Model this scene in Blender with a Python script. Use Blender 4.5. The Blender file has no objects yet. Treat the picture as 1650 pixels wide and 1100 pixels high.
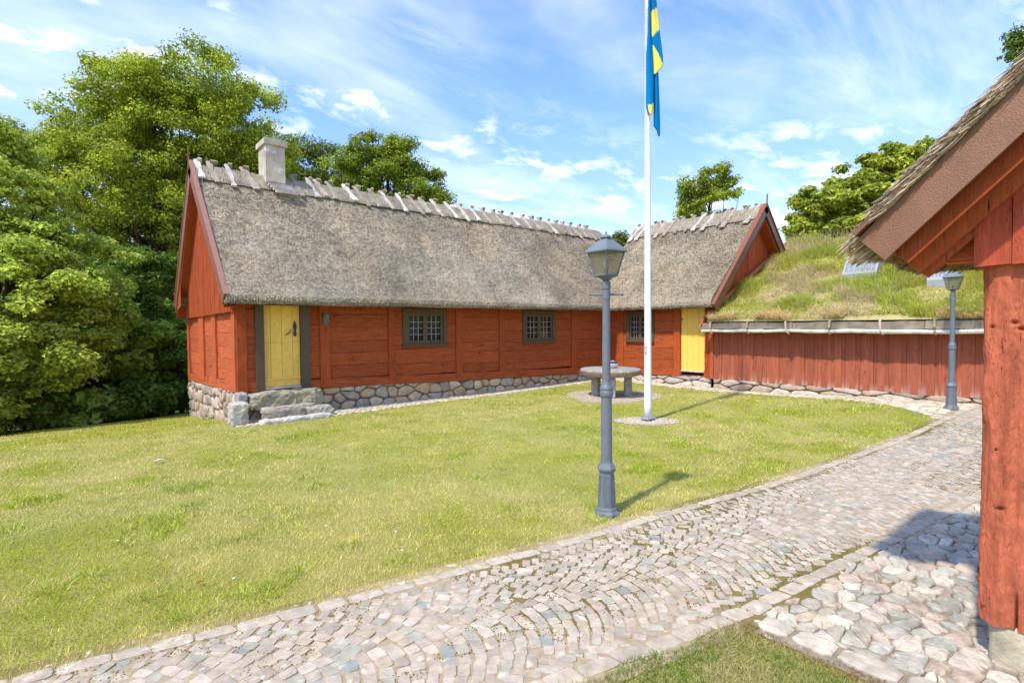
import bpy, math, random
import numpy as np
from mathutils import Vector, Matrix
random.seed(7); RNG = np.random.default_rng(11)
S = bpy.context.scene
C = S.collection
PI = math.pi

# ------------------------------------------------------------------ camera
HDG, PITCH, ROLL, HCAM = 49.7, 1.7, 0.5, 1.9
cam = bpy.data.cameras.new('camera'); camo = bpy.data.objects.new('camera', cam); C.objects.link(camo)
cam.sensor_width = 36.0; cam.lens = 36.0 * 853 / 1650; cam.clip_start = 0.05; cam.clip_end = 3000
t = math.radians(HDG); p = math.radians(PITCH); r = math.radians(ROLL)
fw = np.array([math.cos(t), math.sin(t), 0]); rt = np.array([math.sin(t), -math.cos(t), 0]); up = np.array([0, 0, 1.0])
fw2 = fw * math.cos(p) - up * math.sin(p); up2 = up * math.cos(p) + fw * math.sin(p)
RT = rt * math.cos(r) - up2 * math.sin(r); UP = up2 * math.cos(r) + rt * math.sin(r); FW = fw2
M = Matrix(((RT[0], UP[0], -FW[0], 0), (RT[1], UP[1], -FW[1], 0), (RT[2], UP[2], -FW[2], HCAM), (0, 0, 0, 1)))
camo.matrix_world = M
S.camera = camo

def ray(x, y): return RT * (x - 825) / 853 + UP * (550 - y) / 853 + FW
def onx(x, y, X): q = ray(x, y); return q * (X / q[0]) + [0, 0, HCAM]
def ony(x, y, Y): q = ray(x, y); return q * (Y / q[1]) + [0, 0, HCAM]
def onz(x, y, Z): q = ray(x, y); return q * ((Z - HCAM) / q[2]) + [0, 0, HCAM]
def atd(x, y, d): return ray(x, y) * d + [0, 0, HCAM]

# ------------------------------------------------------------------ world, sun, exposure
SUN_EL = math.radians(56)
SUN_AZ = math.radians(189.7)       # direction towards the sun, counter-clockwise from +X
W = bpy.data.worlds.new('World'); S.world = W; W.use_nodes = True
nt = W.node_tree; nt.nodes.clear()
def N(tree, kind, **kw):
    n = tree.nodes.new(kind)
    for k, v in kw.items(): setattr(n, k, v)
    return n
def L(tree, a, b): tree.links.new(a, b)
wout = N(nt, 'ShaderNodeOutputWorld'); bg = N(nt, 'ShaderNodeBackground')
sky = N(nt, 'ShaderNodeTexSky', sky_type='NISHITA', sun_disc=False)
sky.sun_elevation = SUN_EL; sky.sun_rotation = math.radians(90) - SUN_AZ
sky.air_density = 1.0; sky.dust_density = 0.6; sky.ozone_density = 1.6; sky.altitude = 50
SKY_STRENGTH = 0.15
bg.inputs['Strength'].default_value = SKY_STRENGTH
tc = N(nt, 'ShaderNodeTexCoord'); sep = N(nt, 'ShaderNodeSeparateXYZ'); L(nt, tc.outputs['Generated'], sep.inputs[0])
def wm(op, a, b=None, c=None, clamp=False):
    n = N(nt, 'ShaderNodeMath', operation=op, use_clamp=clamp)
    for i, v in enumerate((a, b, c)):
        if v is None: continue
        if isinstance(v, (int, float)): n.inputs[i].default_value = v
        else: L(nt, v, n.inputs[i])
    return n.outputs[0]
zz = wm('ADD', wm('MAXIMUM', sep.outputs[2], 0.0), 0.16)
cmb = N(nt, 'ShaderNodeCombineXYZ'); L(nt, wm('DIVIDE', sep.outputs[0], zz), cmb.inputs[0]); L(nt, wm('DIVIDE', sep.outputs[1], zz), cmb.inputs[1])
def wnoise(scale, detail, rough, loc=(0, 0, 0), rot=0, scl=(1, 1, 1), dist=0):
    mp = N(nt, 'ShaderNodeMapping'); L(nt, cmb.outputs[0], mp.inputs[0])
    mp.inputs['Location'].default_value = (loc[0] + 22.2, loc[1] + 11.4, 0); mp.inputs['Rotation'].default_value = (0, 0, rot); mp.inputs['Scale'].default_value = scl
    n = N(nt, 'ShaderNodeTexNoise'); n.inputs['Scale'].default_value = scale; n.inputs['Detail'].default_value = detail
    n.inputs['Roughness'].default_value = rough; n.inputs['Distortion'].default_value = dist
    L(nt, mp.outputs[0], n.inputs['Vector']); return n.outputs[0]
def wramp(v, a, b):
    n = N(nt, 'ShaderNodeMapRange', interpolation_type='SMOOTHSTEP'); L(nt, v, n.inputs[0])
    n.inputs[1].default_value = a; n.inputs[2].default_value = b; return n.outputs[0]
soft = wramp(wnoise(0.75, 5, 0.55, (3.1, 1.7, 0), 0.5, (1, 1.7, 1), 0.4), 0.47, 0.72)
puff = wramp(wnoise(3.9, 10, 0.62, (0.3, 5.2, 0), 0.3, (1, 1.35, 1), 0.25), 0.47, 0.72)
puffm = wramp(wnoise(0.8, 3, 0.5, (7.7, 2.2, 0)), 0.38, 0.54)
wisp = wramp(wnoise(1.4, 9, 0.6, (1.3, 9.2, 0), 1.1, (0.45, 2.2, 1), 0.6), 0.48, 0.78)
low = wramp(sep.outputs[2], 0.42, 0.05)
c1 = wm('MULTIPLY', soft, 0.42)
c2 = wm('MULTIPLY', wm('MULTIPLY', puff, puffm), 0.88)
c3 = wm('MULTIPLY', wisp, 0.38)
c4 = wm('MULTIPLY', wm('MULTIPLY', puff, low), 0.7)
cl = wm('MAXIMUM', wm('MAXIMUM', c1, c2), wm('MAXIMUM', c3, c4))
cl = wm('ADD', cl, wm('MULTIPLY', low, 0.12), None, True)
mix = N(nt, 'ShaderNodeMix', data_type='RGBA'); L(nt, cl, mix.inputs[0])
hs = N(nt, 'ShaderNodeMix', data_type='RGBA', blend_type='MULTIPLY'); hs.inputs[0].default_value = 1.0
L(nt, sky.outputs[0], hs.inputs[6])
tint = N(nt, 'ShaderNodeMix', data_type='RGBA'); L(nt, low, tint.inputs[0]); tint.inputs[6].default_value = (0.64, 0.76, 1.0, 1); tint.inputs[7].default_value = (0.50, 0.54, 0.66, 1); L(nt, tint.outputs[2], hs.inputs[7])
L(nt, hs.outputs[2], mix.inputs[6]); mix.inputs[7].default_value = (4.6, 4.7, 4.85, 1)
L(nt, mix.outputs[2], bg.inputs['Color']); L(nt, bg.outputs[0], wout.inputs[0])

sl = bpy.data.lights.new('sun', 'SUN'); sl.energy = 2.1; sl.angle = math.radians(2.0); sl.color = (1.0, 0.93, 0.82)
so = bpy.data.objects.new('sun', sl); C.objects.link(so)
tosun = Vector((math.cos(SUN_AZ) * math.cos(SUN_EL), math.sin(SUN_AZ) * math.cos(SUN_EL), math.sin(SUN_EL)))
so.rotation_euler = tosun.to_track_quat('Z', 'Y').to_euler(); so.location = (-5, -3, 12)
S.view_settings.view_transform = 'Standard'; S.view_settings.look = 'None'; S.view_settings.gamma = 1.0
S.view_settings.exposure = 1.30
S.cycles.max_bounces = 6; S.cycles.transparent_max_bounces = 8

# ------------------------------------------------------------------ noise
def _hash(ix, iy, iz):
    h = (ix * 374761393 + iy * 668265263 + iz * 2147483647 + 974634777) & 0xffffffff
    h = ((h ^ (h >> 13)) * 1274126177) & 0xffffffff
    h = ((h ^ (h >> 16)) * 2246822519) & 0xffffffff
    return ((h ^ (h >> 15)) & 0xffffff) / float(0xffffff)
def vnoise(q):
    q = np.asarray(q, float); i = np.floor(q).astype(np.int64); f = q - i; f = f * f * (3 - 2 * f)
    out = 0
    for dx in (0, 1):
        wx = f[:, 0] if dx else 1 - f[:, 0]
        for dy in (0, 1):
            wy = f[:, 1] if dy else 1 - f[:, 1]
            for dz in (0, 1):
                wz = f[:, 2] if dz else 1 - f[:, 2]
                out = out + wx * wy * wz * _hash(i[:, 0] + dx, i[:, 1] + dy, i[:, 2] + dz)
    return out
def fbm(q, octs=4, g=0.5):
    q = np.asarray(q, float); a = 1; s = 0; tot = 0
    for k in range(octs):
        s = s + a * vnoise(q * (2 ** k) + 17.3 * k); tot += a; a *= g
    return s / tot
def ss(x, a, b):
    x = np.clip((np.asarray(x, float) - a) / (b - a), 0, 1); return x * x * (3 - 2 * x)

# ------------------------------------------------------------------ mesh builder
ORG = {}
class MB:
    def __init__(s): s.v = []; s.c = []; s.q = []; s.t = []; s.n = []; s.k = 0
    def add(s, v, col, quads=None, tris=None, ngons=None):
        v = np.asarray(v, float).reshape(-1, 3); m = len(v)
        col = np.asarray(col, float)
        if col.ndim == 1: col = np.tile(col[:3], (m, 1))
        s.v.append(v); s.c.append(col[:, :3])
        if quads is not None and len(quads): s.q.append(np.asarray(quads, np.int64).reshape(-1, 4) + s.k)
        if tris is not None and len(tris): s.t.append(np.asarray(tris, np.int64).reshape(-1, 3) + s.k)
        if ngons is not None:
            for g in ngons: s.n.append([i + s.k for i in g])
        s.k += m
    def hexa(s, pts, col):      # 8 points: bottom 4 then top 4
        s.add(pts, col, [(0, 3, 2, 1), (4, 5, 6, 7), (0, 1, 5, 4), (1, 2, 6, 5), (2, 3, 7, 6), (3, 0, 4, 7)])
    def box(s, x0, x1, y0, y1, z0, z1, col, F=None):
        P = [(x0, y0, z0), (x1, y0, z0), (x1, y1, z0), (x0, y1, z0), (x0, y0, z1), (x1, y0, z1), (x1, y1, z1), (x0, y1, z1)]
        if F: P = [F(*q) for q in P]
        s.hexa(P, col)
    def prism(s, poly, n0, n1, F, col):       # poly in (u,z), extruded along n
        m = len(poly)
        v = [F(u, n0, z) for u, z in poly] + [F(u, n1, z) for u, z in poly]
        q = [(i, (i + 1) % m, m + (i + 1) % m, m + i) for i in range(m)]
        s.add(v, col, q, None, [list(range(m))[::-1], list(range(m, 2 * m))])
    def tube(s, pts, rad, col, seg=8, cap=True):
        pts = np.asarray(pts, float); m = len(pts)
        rad = np.full(m, rad) if np.isscalar(rad) else np.asarray(rad, float)
        T = np.gradient(pts, axis=0); T /= np.linalg.norm(T, axis=1)[:, None] + 1e-9
        ref = np.array([0, 0, 1.0]) if abs(T[0][2]) < 0.9 else np.array([1.0, 0, 0])
        V = []
        for i in range(m):
            a = np.cross(T[i], ref); a /= np.linalg.norm(a) + 1e-9; b = np.cross(T[i], a)
            for k in range(seg):
                w = 2 * PI * k / seg; V.append(pts[i] + rad[i] * (a * math.cos(w) + b * math.sin(w)))
        q = [(i * seg + k, i * seg + (k + 1) % seg, (i + 1) * seg + (k + 1) % seg, (i + 1) * seg + k) for i in range(m - 1) for k in range(seg)]
        ng = [list(range(seg))[::-1], list(range((m - 1) * seg, m * seg))] if cap else None
        s.add(V, col, q, None, ng)
    def lathe(s, prof, cx, cy, col, seg=16, rot=0, z0=0):   # prof: (r,z)
        V = [(cx + r * math.cos(rot + 2 * PI * k / seg), cy + r * math.sin(rot + 2 * PI * k / seg), z0 + z) for r, z in prof for k in range(seg)]
        m = len(prof)
        q = [(i * seg + k, i * seg + (k + 1) % seg, (i + 1) * seg + (k + 1) % seg, (i + 1) * seg + k) for i in range(m - 1) for k in range(seg)]
        s.add(V, col, q, None, [list(range(seg))[::-1], list(range((m - 1) * seg, m * seg))])
    def grid(s, P, col):        # P (a,b,3)
        a, b = P.shape[:2]; i = np.arange((a - 1) * (b - 1)); rr, cc = i // (b - 1), i % (b - 1); k = rr * b + cc
        s.add(P.reshape(-1, 3), col, np.stack([k, k + 1, k + b + 1, k + b], 1))
    def build(s, name, mat, parent=None, smooth=False, sub=0):
        v = np.concatenate(s.v); c = np.concatenate(s.c); o = np.array(ORG.get(parent.name, (0, 0, 0))) if parent else np.zeros(3)
        v = v - o
        qs = np.concatenate(s.q) if s.q else np.zeros((0, 4), np.int64); ts = np.concatenate(s.t) if s.t else np.zeros((0, 3), np.int64)
        loops = [qs.ravel(), ts.ravel()] + ([np.array([i for g in s.n for i in g], np.int64)] if s.n else [])
        sizes = [np.full(len(qs), 4), np.full(len(ts), 3)] + ([np.array([len(g) for g in s.n])] if s.n else [])
        loops = np.concatenate(loops); sizes = np.concatenate(sizes).astype(np.int64)
        me = bpy.data.meshes.new(name); me.vertices.add(len(v)); me.vertices.foreach_set('co', v.astype(np.float32).ravel())
        me.loops.add(len(loops)); me.loops.foreach_set('vertex_index', loops.astype(np.int32))
        me.polygons.add(len(sizes)); st = np.concatenate([[0], np.cumsum(sizes)[:-1]])
        me.polygons.foreach_set('loop_start', st.astype(np.int32)); me.polygons.foreach_set('loop_total', sizes.astype(np.int32))
        me.polygons.foreach_set('use_smooth', np.full(len(sizes), bool(smooth)))
        at = me.color_attributes.new('col', 'FLOAT_COLOR', 'POINT')
        at.data.foreach_set('color', np.concatenate([c, np.ones((len(c), 1))], 1).astype(np.float32).ravel())
        me.update(calc_edges=True); me.validate()
        ob = bpy.data.objects.new(name, me); C.objects.link(ob); me.materials.append(mat)
        if parent: ob.parent = parent
        ORG[ob.name] = tuple(o)
        return ob
def thing(name, label, cat, loc, group=None):
    o = bpy.data.objects.new(name, None); C.objects.link(o); o.location = loc; o['label'] = label; o['category'] = cat
    if group: o['group'] = group
    o.empty_display_size = 0.2; ORG[o.name] = tuple(float(a) for a in loc); return o
def tag(o, label=None, cat=None, group=None, kind=None):
    if label: o['label'] = label
    if cat: o['category'] = cat
    if group: o['group'] = group
    if kind: o['kind'] = kind
    return o

# ------------------------------------------------------------------ materials (base colour comes from the mesh's own paint/stone colour)
def material(name, rough=0.9, scale=6, amount=0.35, bump=0.3, bscale=40, stretch=(1, 1, 1), spec=0.25, dist=0.01,
             cracks=None, spots=None, spot_scale=20, spot_at=(0.62, 0.7), transl=0, metallic=0, detail=6, gen=False):
    m = bpy.data.materials.new(name); m.use_nodes = True; tr = m.node_tree; b = tr.nodes['Principled BSDF']; out = tr.nodes['Material Output']
    at = N(tr, 'ShaderNodeAttribute', attribute_name='col')
    tc = N(tr, 'ShaderNodeTexCoord'); mp = N(tr, 'ShaderNodeMapping'); L(tr, tc.outputs['Object'], mp.inputs[0]); mp.inputs['Scale'].default_value = stretch
    n1 = N(tr, 'ShaderNodeTexNoise'); n1.inputs['Scale'].default_value = scale; n1.inputs['Detail'].default_value = detail; n1.inputs['Roughness'].default_value = 0.6
    L(tr, mp.outputs[0], n1.inputs['Vector'])
    mr = N(tr, 'ShaderNodeMapRange'); L(tr, n1.outputs[0], mr.inputs[0]); mr.inputs[1].default_value = 0.3; mr.inputs[2].default_value = 0.7
    mr.inputs[3].default_value = 1 - amount; mr.inputs[4].default_value = 1 + amount
    mu = N(tr, 'ShaderNodeVectorMath', operation='SCALE'); L(tr, at.outputs['Color'], mu.inputs[0]); L(tr, mr.outputs[0], mu.inputs[3])
    colr = mu.outputs[0]
    if spots:
        n3 = N(tr, 'ShaderNodeTexNoise'); n3.inputs['Scale'].default_value = spot_scale; n3.inputs['Detail'].default_value = 3
        L(tr, mp.outputs[0], n3.inputs['Vector'])
        m3 = N(tr, 'ShaderNodeMapRange', interpolation_type='SMOOTHSTEP'); L(tr, n3.outputs[0], m3.inputs[0]); m3.inputs[1].default_value = spot_at[0]; m3.inputs[2].default_value = spot_at[1]
        mx = N(tr, 'ShaderNodeMix', data_type='RGBA'); L(tr, m3.outputs[0], mx.inputs[0]); L(tr, colr, mx.inputs[6]); mx.inputs[7].default_value = (*spots, 1)
        colr = mx.outputs[2]
    if cracks:
        mc = N(tr, 'ShaderNodeMapping'); L(tr, tc.outputs['Object'], mc.inputs[0]); mc.inputs['Scale'].default_value = cracks
        nc_ = N(tr, 'ShaderNodeTexNoise'); nc_.inputs['Scale'].default_value = 1.0; nc_.inputs['Detail'].default_value = 3; L(tr, mc.outputs[0], nc_.inputs['Vector'])
        nd_ = N(tr, 'ShaderNodeTexNoise'); nd_.inputs['Scale'].default_value = 1.3; nd_.inputs['Detail'].default_value = 2; L(tr, tc.outputs['Object'], nd_.inputs['Vector'])
        ab = N(tr, 'ShaderNodeMath', operation='SUBTRACT'); L(tr, nc_.outputs[0], ab.inputs[0]); ab.inputs[1].default_value = 0.5
        ab2 = N(tr, 'ShaderNodeMath', operation='ABSOLUTE'); L(tr, ab.outputs[0], ab2.inputs[0])
        ad = N(tr, 'ShaderNodeMapRange'); L(tr, nd_.outputs[0], ad.inputs[0]); ad.inputs[1].default_value = 0.42; ad.inputs[2].default_value = 0.62; ad.inputs[3].default_value = 0.0; ad.inputs[4].default_value = 0.0055
        dv_ = N(tr, 'ShaderNodeMath', operation='LESS_THAN'); L(tr, ab2.outputs[0], dv_.inputs[0]); L(tr, ad.outputs[0], dv_.inputs[1])
        mk = N(tr, 'ShaderNodeMix', data_type='RGBA'); L(tr, dv_.outputs[0], mk.inputs[0]); L(tr, colr, mk.inputs[6]); mk.inputs[7].default_value = (0.07, 0.02, 0.010, 1)
        colr = mk.outputs[2]
    L(tr, colr, b.inputs['Base Color']); b.inputs['Roughness'].default_value = rough; b.inputs['Specular IOR Level'].default_value = spec; b.inputs['Metallic'].default_value = metallic
    if bump:
        n2 = N(tr, 'ShaderNodeTexNoise'); n2.inputs['Scale'].default_value = bscale; n2.inputs['Detail'].default_value = 5; n2.inputs['Roughness'].default_value = 0.65
        L(tr, mp.outputs[0], n2.inputs['Vector'])
        bp = N(tr, 'ShaderNodeBump'); bp.inputs['Strength'].default_value = bump; bp.inputs['Distance'].default_value = dist; L(tr, n2.outputs[0], bp.inputs['Height']); L(tr, bp.outputs[0], b.inputs['Normal'])
    if transl:
        t_ = N(tr, 'ShaderNodeBsdfTranslucent'); L(tr, colr, t_.inputs[0]); ms = N(tr, 'ShaderNodeMixShader'); ms.inputs[0].default_value = transl
        L(tr, b.outputs[0], ms.inputs[1]); L(tr, t_.outputs[0], ms.inputs[2]); L(tr, ms.outputs[0], out.inputs[0])
    return m
MT = {}
MT['woodH'] = material('painted_timber_horizontal', 0.85, 2.5, 0.24, 0.9, 9, (1, 1, 9), dist=0.012, cracks=(0.8, 0.8, 9), spots=(0.40, 0.20, 0.14), spot_scale=7, spot_at=(0.58, 0.76))
MT['woodV'] = material('painted_timber_vertical', 0.85, 3, 0.2, 0.8, 12, (8, 8, 1), dist=0.01, cracks=(14, 14, 1.0), spots=(0.38, 0.18, 0.12), spot_scale=6, spot_at=(0.66, 0.82))
MT['post'] = material('rough_painted_post', 0.8, 5, 0.25, 1.0, 30, (4, 4, 1), dist=0.014, cracks=(34, 34, 2.6), spots=(0.62, 0.33, 0.27), spot_scale=50, spot_at=(0.72, 0.76))
MT['plain'] = material('painted_trim', 0.6, 4, 0.1, 0.4, 14, (3, 3, 3), dist=0.004)
MT['barge'] = material('glossy_brown_board', 0.42, 3, 0.16, 1.0, 45, (1, 2.2, 2.2), spec=0.5, dist=0.004)
MT['grey_wood'] = material('weathered_grey_wood', 0.9, 5, 0.35, 0.9, 25, (1, 1, 1), dist=0.008)
MT['thatch'] = material('reed_thatch', 1.0, 1.1, 0.16, 0.7, 150, (1, 1, 1), spec=0.1, dist=0.012, detail=10)
MT['straw'] = material('reed_straw', 0.9, 8, 0.25, 0, spec=0.15)
MT['stone'] = material('granite', 0.9, 9, 0.28, 0.9, 35, dist=0.012, spots=(0.52, 0.48, 0.40), spot_scale=11, spot_at=(0.6, 0.72))
MT['sett'] = material('sett_stone', 0.85, 14, 0.22, 0.8, 55, dist=0.006, spots=(0.58, 0.53, 0.39), spot_scale=11, spot_at=(0.6, 0.72))
MT['plaster'] = material('chimney_plaster', 0.95, 5, 0.22, 0.7, 25, dist=0.012, spots=(0.66, 0.62, 0.56), spot_scale=3.5, spot_at=(0.56, 0.66))
MT['iron'] = material('cast_iron_paint', 0.5, 5, 0.16, 0.5, 60, spec=0.5, dist=0.003, spots=(0.23, 0.25, 0.26), spot_scale=45, spot_at=(0.66, 0.72))
MT['white'] = material('white_paint', 0.4, 6, 0.05, 0.1, 30, spec=0.5)
MT['leaf'] = material('leaf', 0.6, 3, 0.12, 0, spec=0.3, transl=0.42)
MT['bark'] = material('bark', 0.95, 8, 0.3, 1.0, 20, (3, 3, 1), dist=0.03)
MT['grass'] = material('grass_blade', 0.75, 3, 0.08, 0, spec=0.2, transl=0.3)
MT['cloth'] = material('flag_cloth', 0.8, 6, 0.05, 0.1, 20, spec=0.15, transl=0.25)
MT['gravel'] = material('gravel', 1.0, 30, 0.35, 1.0, 80, dist=0.01)
MT['petal'] = material('petal', 0.7, 9, 0.1, 0, transl=0.2)
def ground_mat():
    m = bpy.data.materials.new('turf_soil'); m.use_nodes = True; tr = m.node_tree; b = tr.nodes['Principled BSDF']
    tc = N(tr, 'ShaderNodeTexCoord')
    def noi(s, d=6, off=0):
        mp = N(tr, 'ShaderNodeMapping'); mp.inputs['Location'].default_value = (off, off, 0); L(tr, tc.outputs['Object'], mp.inputs[0])
        n = N(tr, 'ShaderNodeTexNoise'); n.inputs['Scale'].default_value = s; n.inputs['Detail'].default_value = d; n.inputs['Roughness'].default_value = 0.65; L(tr, mp.outputs[0], n.inputs['Vector']); return n.outputs[0]
    r1 = N(tr, 'ShaderNodeValToRGB'); L(tr, noi(0.9, 8), r1.inputs[0])
    r1.color_ramp.elements[0].position = 0.35; r1.color_ramp.elements[0].color = (0.27, 0.285, 0.045, 1); r1.color_ramp.elements[1].position = 0.65; r1.color_ramp.elements[1].color = (0.44, 0.39, 0.14, 1)
    r2 = N(tr, 'ShaderNodeMapRange'); L(tr, noi(70, 4, 3), r2.inputs[0]); r2.inputs[1].default_value = 0.3; r2.inputs[2].default_value = 0.7; r2.inputs[3].default_value = 0.45; r2.inputs[4].default_value = 1.35
    mu = N(tr, 'ShaderNodeVectorMath', operation='SCALE'); L(tr, r1.outputs[0], mu.inputs[0]); L(tr, r2.outputs[0], mu.inputs[3])
    L(tr, mu.outputs[0], b.inputs['Base Color']); b.inputs['Roughness'].default_value = 1; b.inputs['Specular IOR Level'].default_value = 0.1
    bp = N(tr, 'ShaderNodeBump'); bp.inputs['Strength'].default_value = 0.8; bp.inputs['Distance'].default_value = 0.03; L(tr, noi(60, 5, 9), bp.inputs['Height']); L(tr, bp.outputs[0], b.inputs['Normal'])
    return m
MT['ground'] = ground_mat()
def glass_mat(name, col, rough, transp, tint):
    m = bpy.data.materials.new(name); m.use_nodes = True; tr = m.node_tree; b = tr.nodes['Principled BSDF']; out = tr.nodes['Material Output']
    b.inputs['Base Color'].default_value = (*col, 1); b.inputs['Roughness'].default_value = rough; b.inputs['Specular IOR Level'].default_value = 0.6
    t_ = N(tr, 'ShaderNodeBsdfTransparent'); t_.inputs[0].default_value = (*tint, 1); ms = N(tr, 'ShaderNodeMixShader'); ms.inputs[0].default_value = transp
    L(tr, b.outputs[0], ms.inputs[1]); L(tr, t_.outputs[0], ms.inputs[2]); L(tr, ms.outputs[0], out.inputs[0]); return m
MT['pane'] = glass_mat('window_glass', (0.012, 0.015, 0.012), 0.06, 0.0, (1, 1, 1))
MT['lampglass'] = glass_mat('lamp_glass', (0.30, 0.28, 0.20), 0.25, 0.62, (0.8, 0.78, 0.66))
MT['skyglass'] = glass_mat('skylight_glass', (0.27, 0.29, 0.29), 0.12, 0.1, (0.9, 0.95, 1.0))

RED = np.array((0.37, 0.073, 0.016)); REDL = np.array((0.46, 0.10, 0.032)); BARN = np.array((0.36, 0.10, 0.052))  # REDL: the same red paint as RED, lightened for the sunlit gable
BROWN = np.array((0.115, 0.075, 0.042)); GREYBROWN = np.array((0.105, 0.072, 0.046)); YEL = np.array((0.88, 0.54, 0.105)); BARGE = np.array((0.20, 0.075, 0.042))
IRON = np.array((0.13, 0.15, 0.17))
def jit(c, a=0.12): return np.asarray(c) * (1 + random.uniform(-a, a))

# ------------------------------------------------------------------ terrain
def hz(x, y):
    x = np.asarray(x, float); y = np.asarray(y, float)
    z = 0.16 * ss(x, 9.5, 14) * (1 - ss(y, 2.5, 7.5))
    z = z + 0.05 * ss(x, 9, 14) * ss(y, 9, 12)
    left = 1 - ss(x, 3.2, 6.5)
    z = z - left * 0.105 * np.maximum(0, y - 11.7) * (y < 60) - left * (y >= 60) * 5.0
    z = z - 0.035 * np.maximum(0, -x - 0.5) * (x > -40)
    return z
KL = [(-8, 5.0), (-0.45, 3.94), (0.39, 3.75), (1.24, 3.55), (2.13, 3.39), (3.13, 3.20), (4.04, 3.08), (4.92, 2.96), (5.88, 2.80), (6.98, 2.66), (9.26, 2.50), (13.0, 2.19), (20, 1.7)]
KR = [(-8, 4.4), (-0.4, 2.52), (2.0, 1.95), (3.39, 1.62), (4.2, 1.52), (5.24, 1.38), (7.72, 1.06), (13, 0.5), (20, -0.2)]
def yl(x): return np.interp(x, [a for a, b in KL], [b for a, b in KL])
def yr(x): return np.interp(x, [a for a, b in KR], [b for a, b in KR])
ax = np.unique(np.concatenate([np.linspace(-900, -60, 15), np.linspace(-60, -6, 19), np.arange(-6, 22.01, 0.4), np.linspace(22, 80, 20), np.linspace(80, 900, 15)]))
ay = np.unique(np.concatenate([np.linspace(-900, -60, 15), np.linspace(-60, -4, 15), np.arange(-4, 26.01, 0.4), np.linspace(26, 80, 19), np.linspace(80, 900, 15)]))
gx, gy = np.meshgrid(ax, ay, indexing='ij')
mb = MB(); mb.grid(np.stack([gx, gy, hz(gx, gy)], -1), (0.2, 0.2, 0.06)); tag(mb.build('ground', MT['ground'], smooth=True), kind='structure')

def sheet(mb, x0, x1, y0, y1, dz, col, step=0.25, ysfun=None):
    xs = np.arange(x0, x1 + step * 0.5, step); P = []
    for x in xs:
        a, b = (ysfun(x) if ysfun else (y0, y1)); ys = np.linspace(a, b, 8); P.append(np.stack([np.full(8, x), ys, hz(x, ys) + dz], 1))
    mb.grid(np.array(P), col)

# ------------------------------------------------------------------ stones helper
def clip(poly, a, b, c):       # keep a*x+b*y<=c
    out = []
    for i in range(len(poly)):
        P, Q = poly[i], poly[(i + 1) % len(poly)]; dp = a * P[0] + b * P[1] - c; dq = a * Q[0] + b * Q[1] - c
        if dp <= 0: out.append(P)
        if (dp < 0 < dq) or (dq < 0 < dp):
            s_ = dp / (dp - dq); out.append((P[0] + s_ * (Q[0] - P[0]), P[1] + s_ * (Q[1] - P[1])))
    return out
def voronoi(x0, x1, y0, y1, sx, sy, jitter=0.42, keep=None):
    pts = []; row = 0; y = y0
    while y < y1 + sy:
        x = x0 - (row % 2) * sx * 0.5
        while x < x1 + sx:
            pts.append((x + random.uniform(-jitter, jitter) * sx, y + random.uniform(-jitter, jitter) * sy)); x += sx
        y += sy; row += 1
    pts = np.array(pts); sc = np.array([1 / sx, 1 / sy]); res = []
    for i, q in enumerate(pts):
        if keep and not keep(q[0], q[1]): continue
        d = ((pts - q) * sc); d = (d ** 2).sum(1); idx = np.argsort(d)[1:15]
        poly = [(q[0] - sx * 1.1, q[1] - sy * 1.1), (q[0] + sx * 1.1, q[1] - sy * 1.1), (q[0] + sx * 1.1, q[1] + sy * 1.1), (q[0] - sx * 1.1, q[1] + sy * 1.1)]
        for j in idx:
            dx, dy = pts[j][0] - q[0], pts[j][1] - q[1]; mx, my = (pts[j][0] + q[0]) / 2, (pts[j][1] + q[1]) / 2
            # anisotropic bisector
            a, b = dx * sc[0] ** 2, dy * sc[1] ** 2; poly = clip(poly, a, b, a * mx + b * my)
            if len(poly) < 3: break
        poly = clip(poly, 1, 0, x1); poly = clip(poly, -1, 0, -x0) if len(poly) > 2 else poly
        poly = clip(poly, 0, 1, y1) if len(poly) > 2 else poly; poly = clip(poly, 0, -1, -y0) if len(poly) > 2 else poly
        if len(poly) >= 3: res.append(poly)
    return res
def dome(mb, poly, F, h, gap, col, n=3, rough=0.25, sink=0.03):
    """rounded stone over a polygon; F(u, height, v) -> world"""
    P = np.array(poly); c = P.mean(0); 
    # subdivide edges and round corners
    Q = []
    m = len(P)
    for i in range(m):
        A, B = P[i], P[(i + 1) % m]
        for f in (0.2, 0.5, 0.8): Q.append(A * (1 - f) + B * f)
    Q = np.array(Q); d = Q - c; r = np.linalg.norm(d, axis=1); R = r.mean()
    if R < gap * 1.6: return
    Q = c + d * ((r - gap) / r)[:, None]
    k = len(Q); ph = random.uniform(0, 9); V = []
    rings = [(1.0, -sink), (0.985, h * 0.45), (0.86, h * 0.85), (0.55, h)]
    tl = np.array([random.uniform(-1, 1), random.uniform(-1, 1)]) * rough * h / max(R, 0.02)
    for f, hh in rings:
        for i in range(k):
            u, v = c + (Q[i] - c) * f; dd = (Q[i] - c) * f
            w = hh + (dd @ tl if hh > 0 else 0) + (math.sin(ph + i * 2.1 + f * 7) * rough * 0.25 * h if hh > 0 else 0)
            V.append(F(u, w, v))
    V.append(F(c[0], h * 1.03, c[1]))
    q = [(r_ * k + i, r_ * k + (i + 1) % k, (r_ + 1) * k + (i + 1) % k, (r_ + 1) * k + i) for r_ in range(3) for i in range(k)]
    tr = [(3 * k + i, 3 * k + (i + 1) % k, 4 * k) for i in range(k)]
    mb.add(V, col, q, tr)
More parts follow.
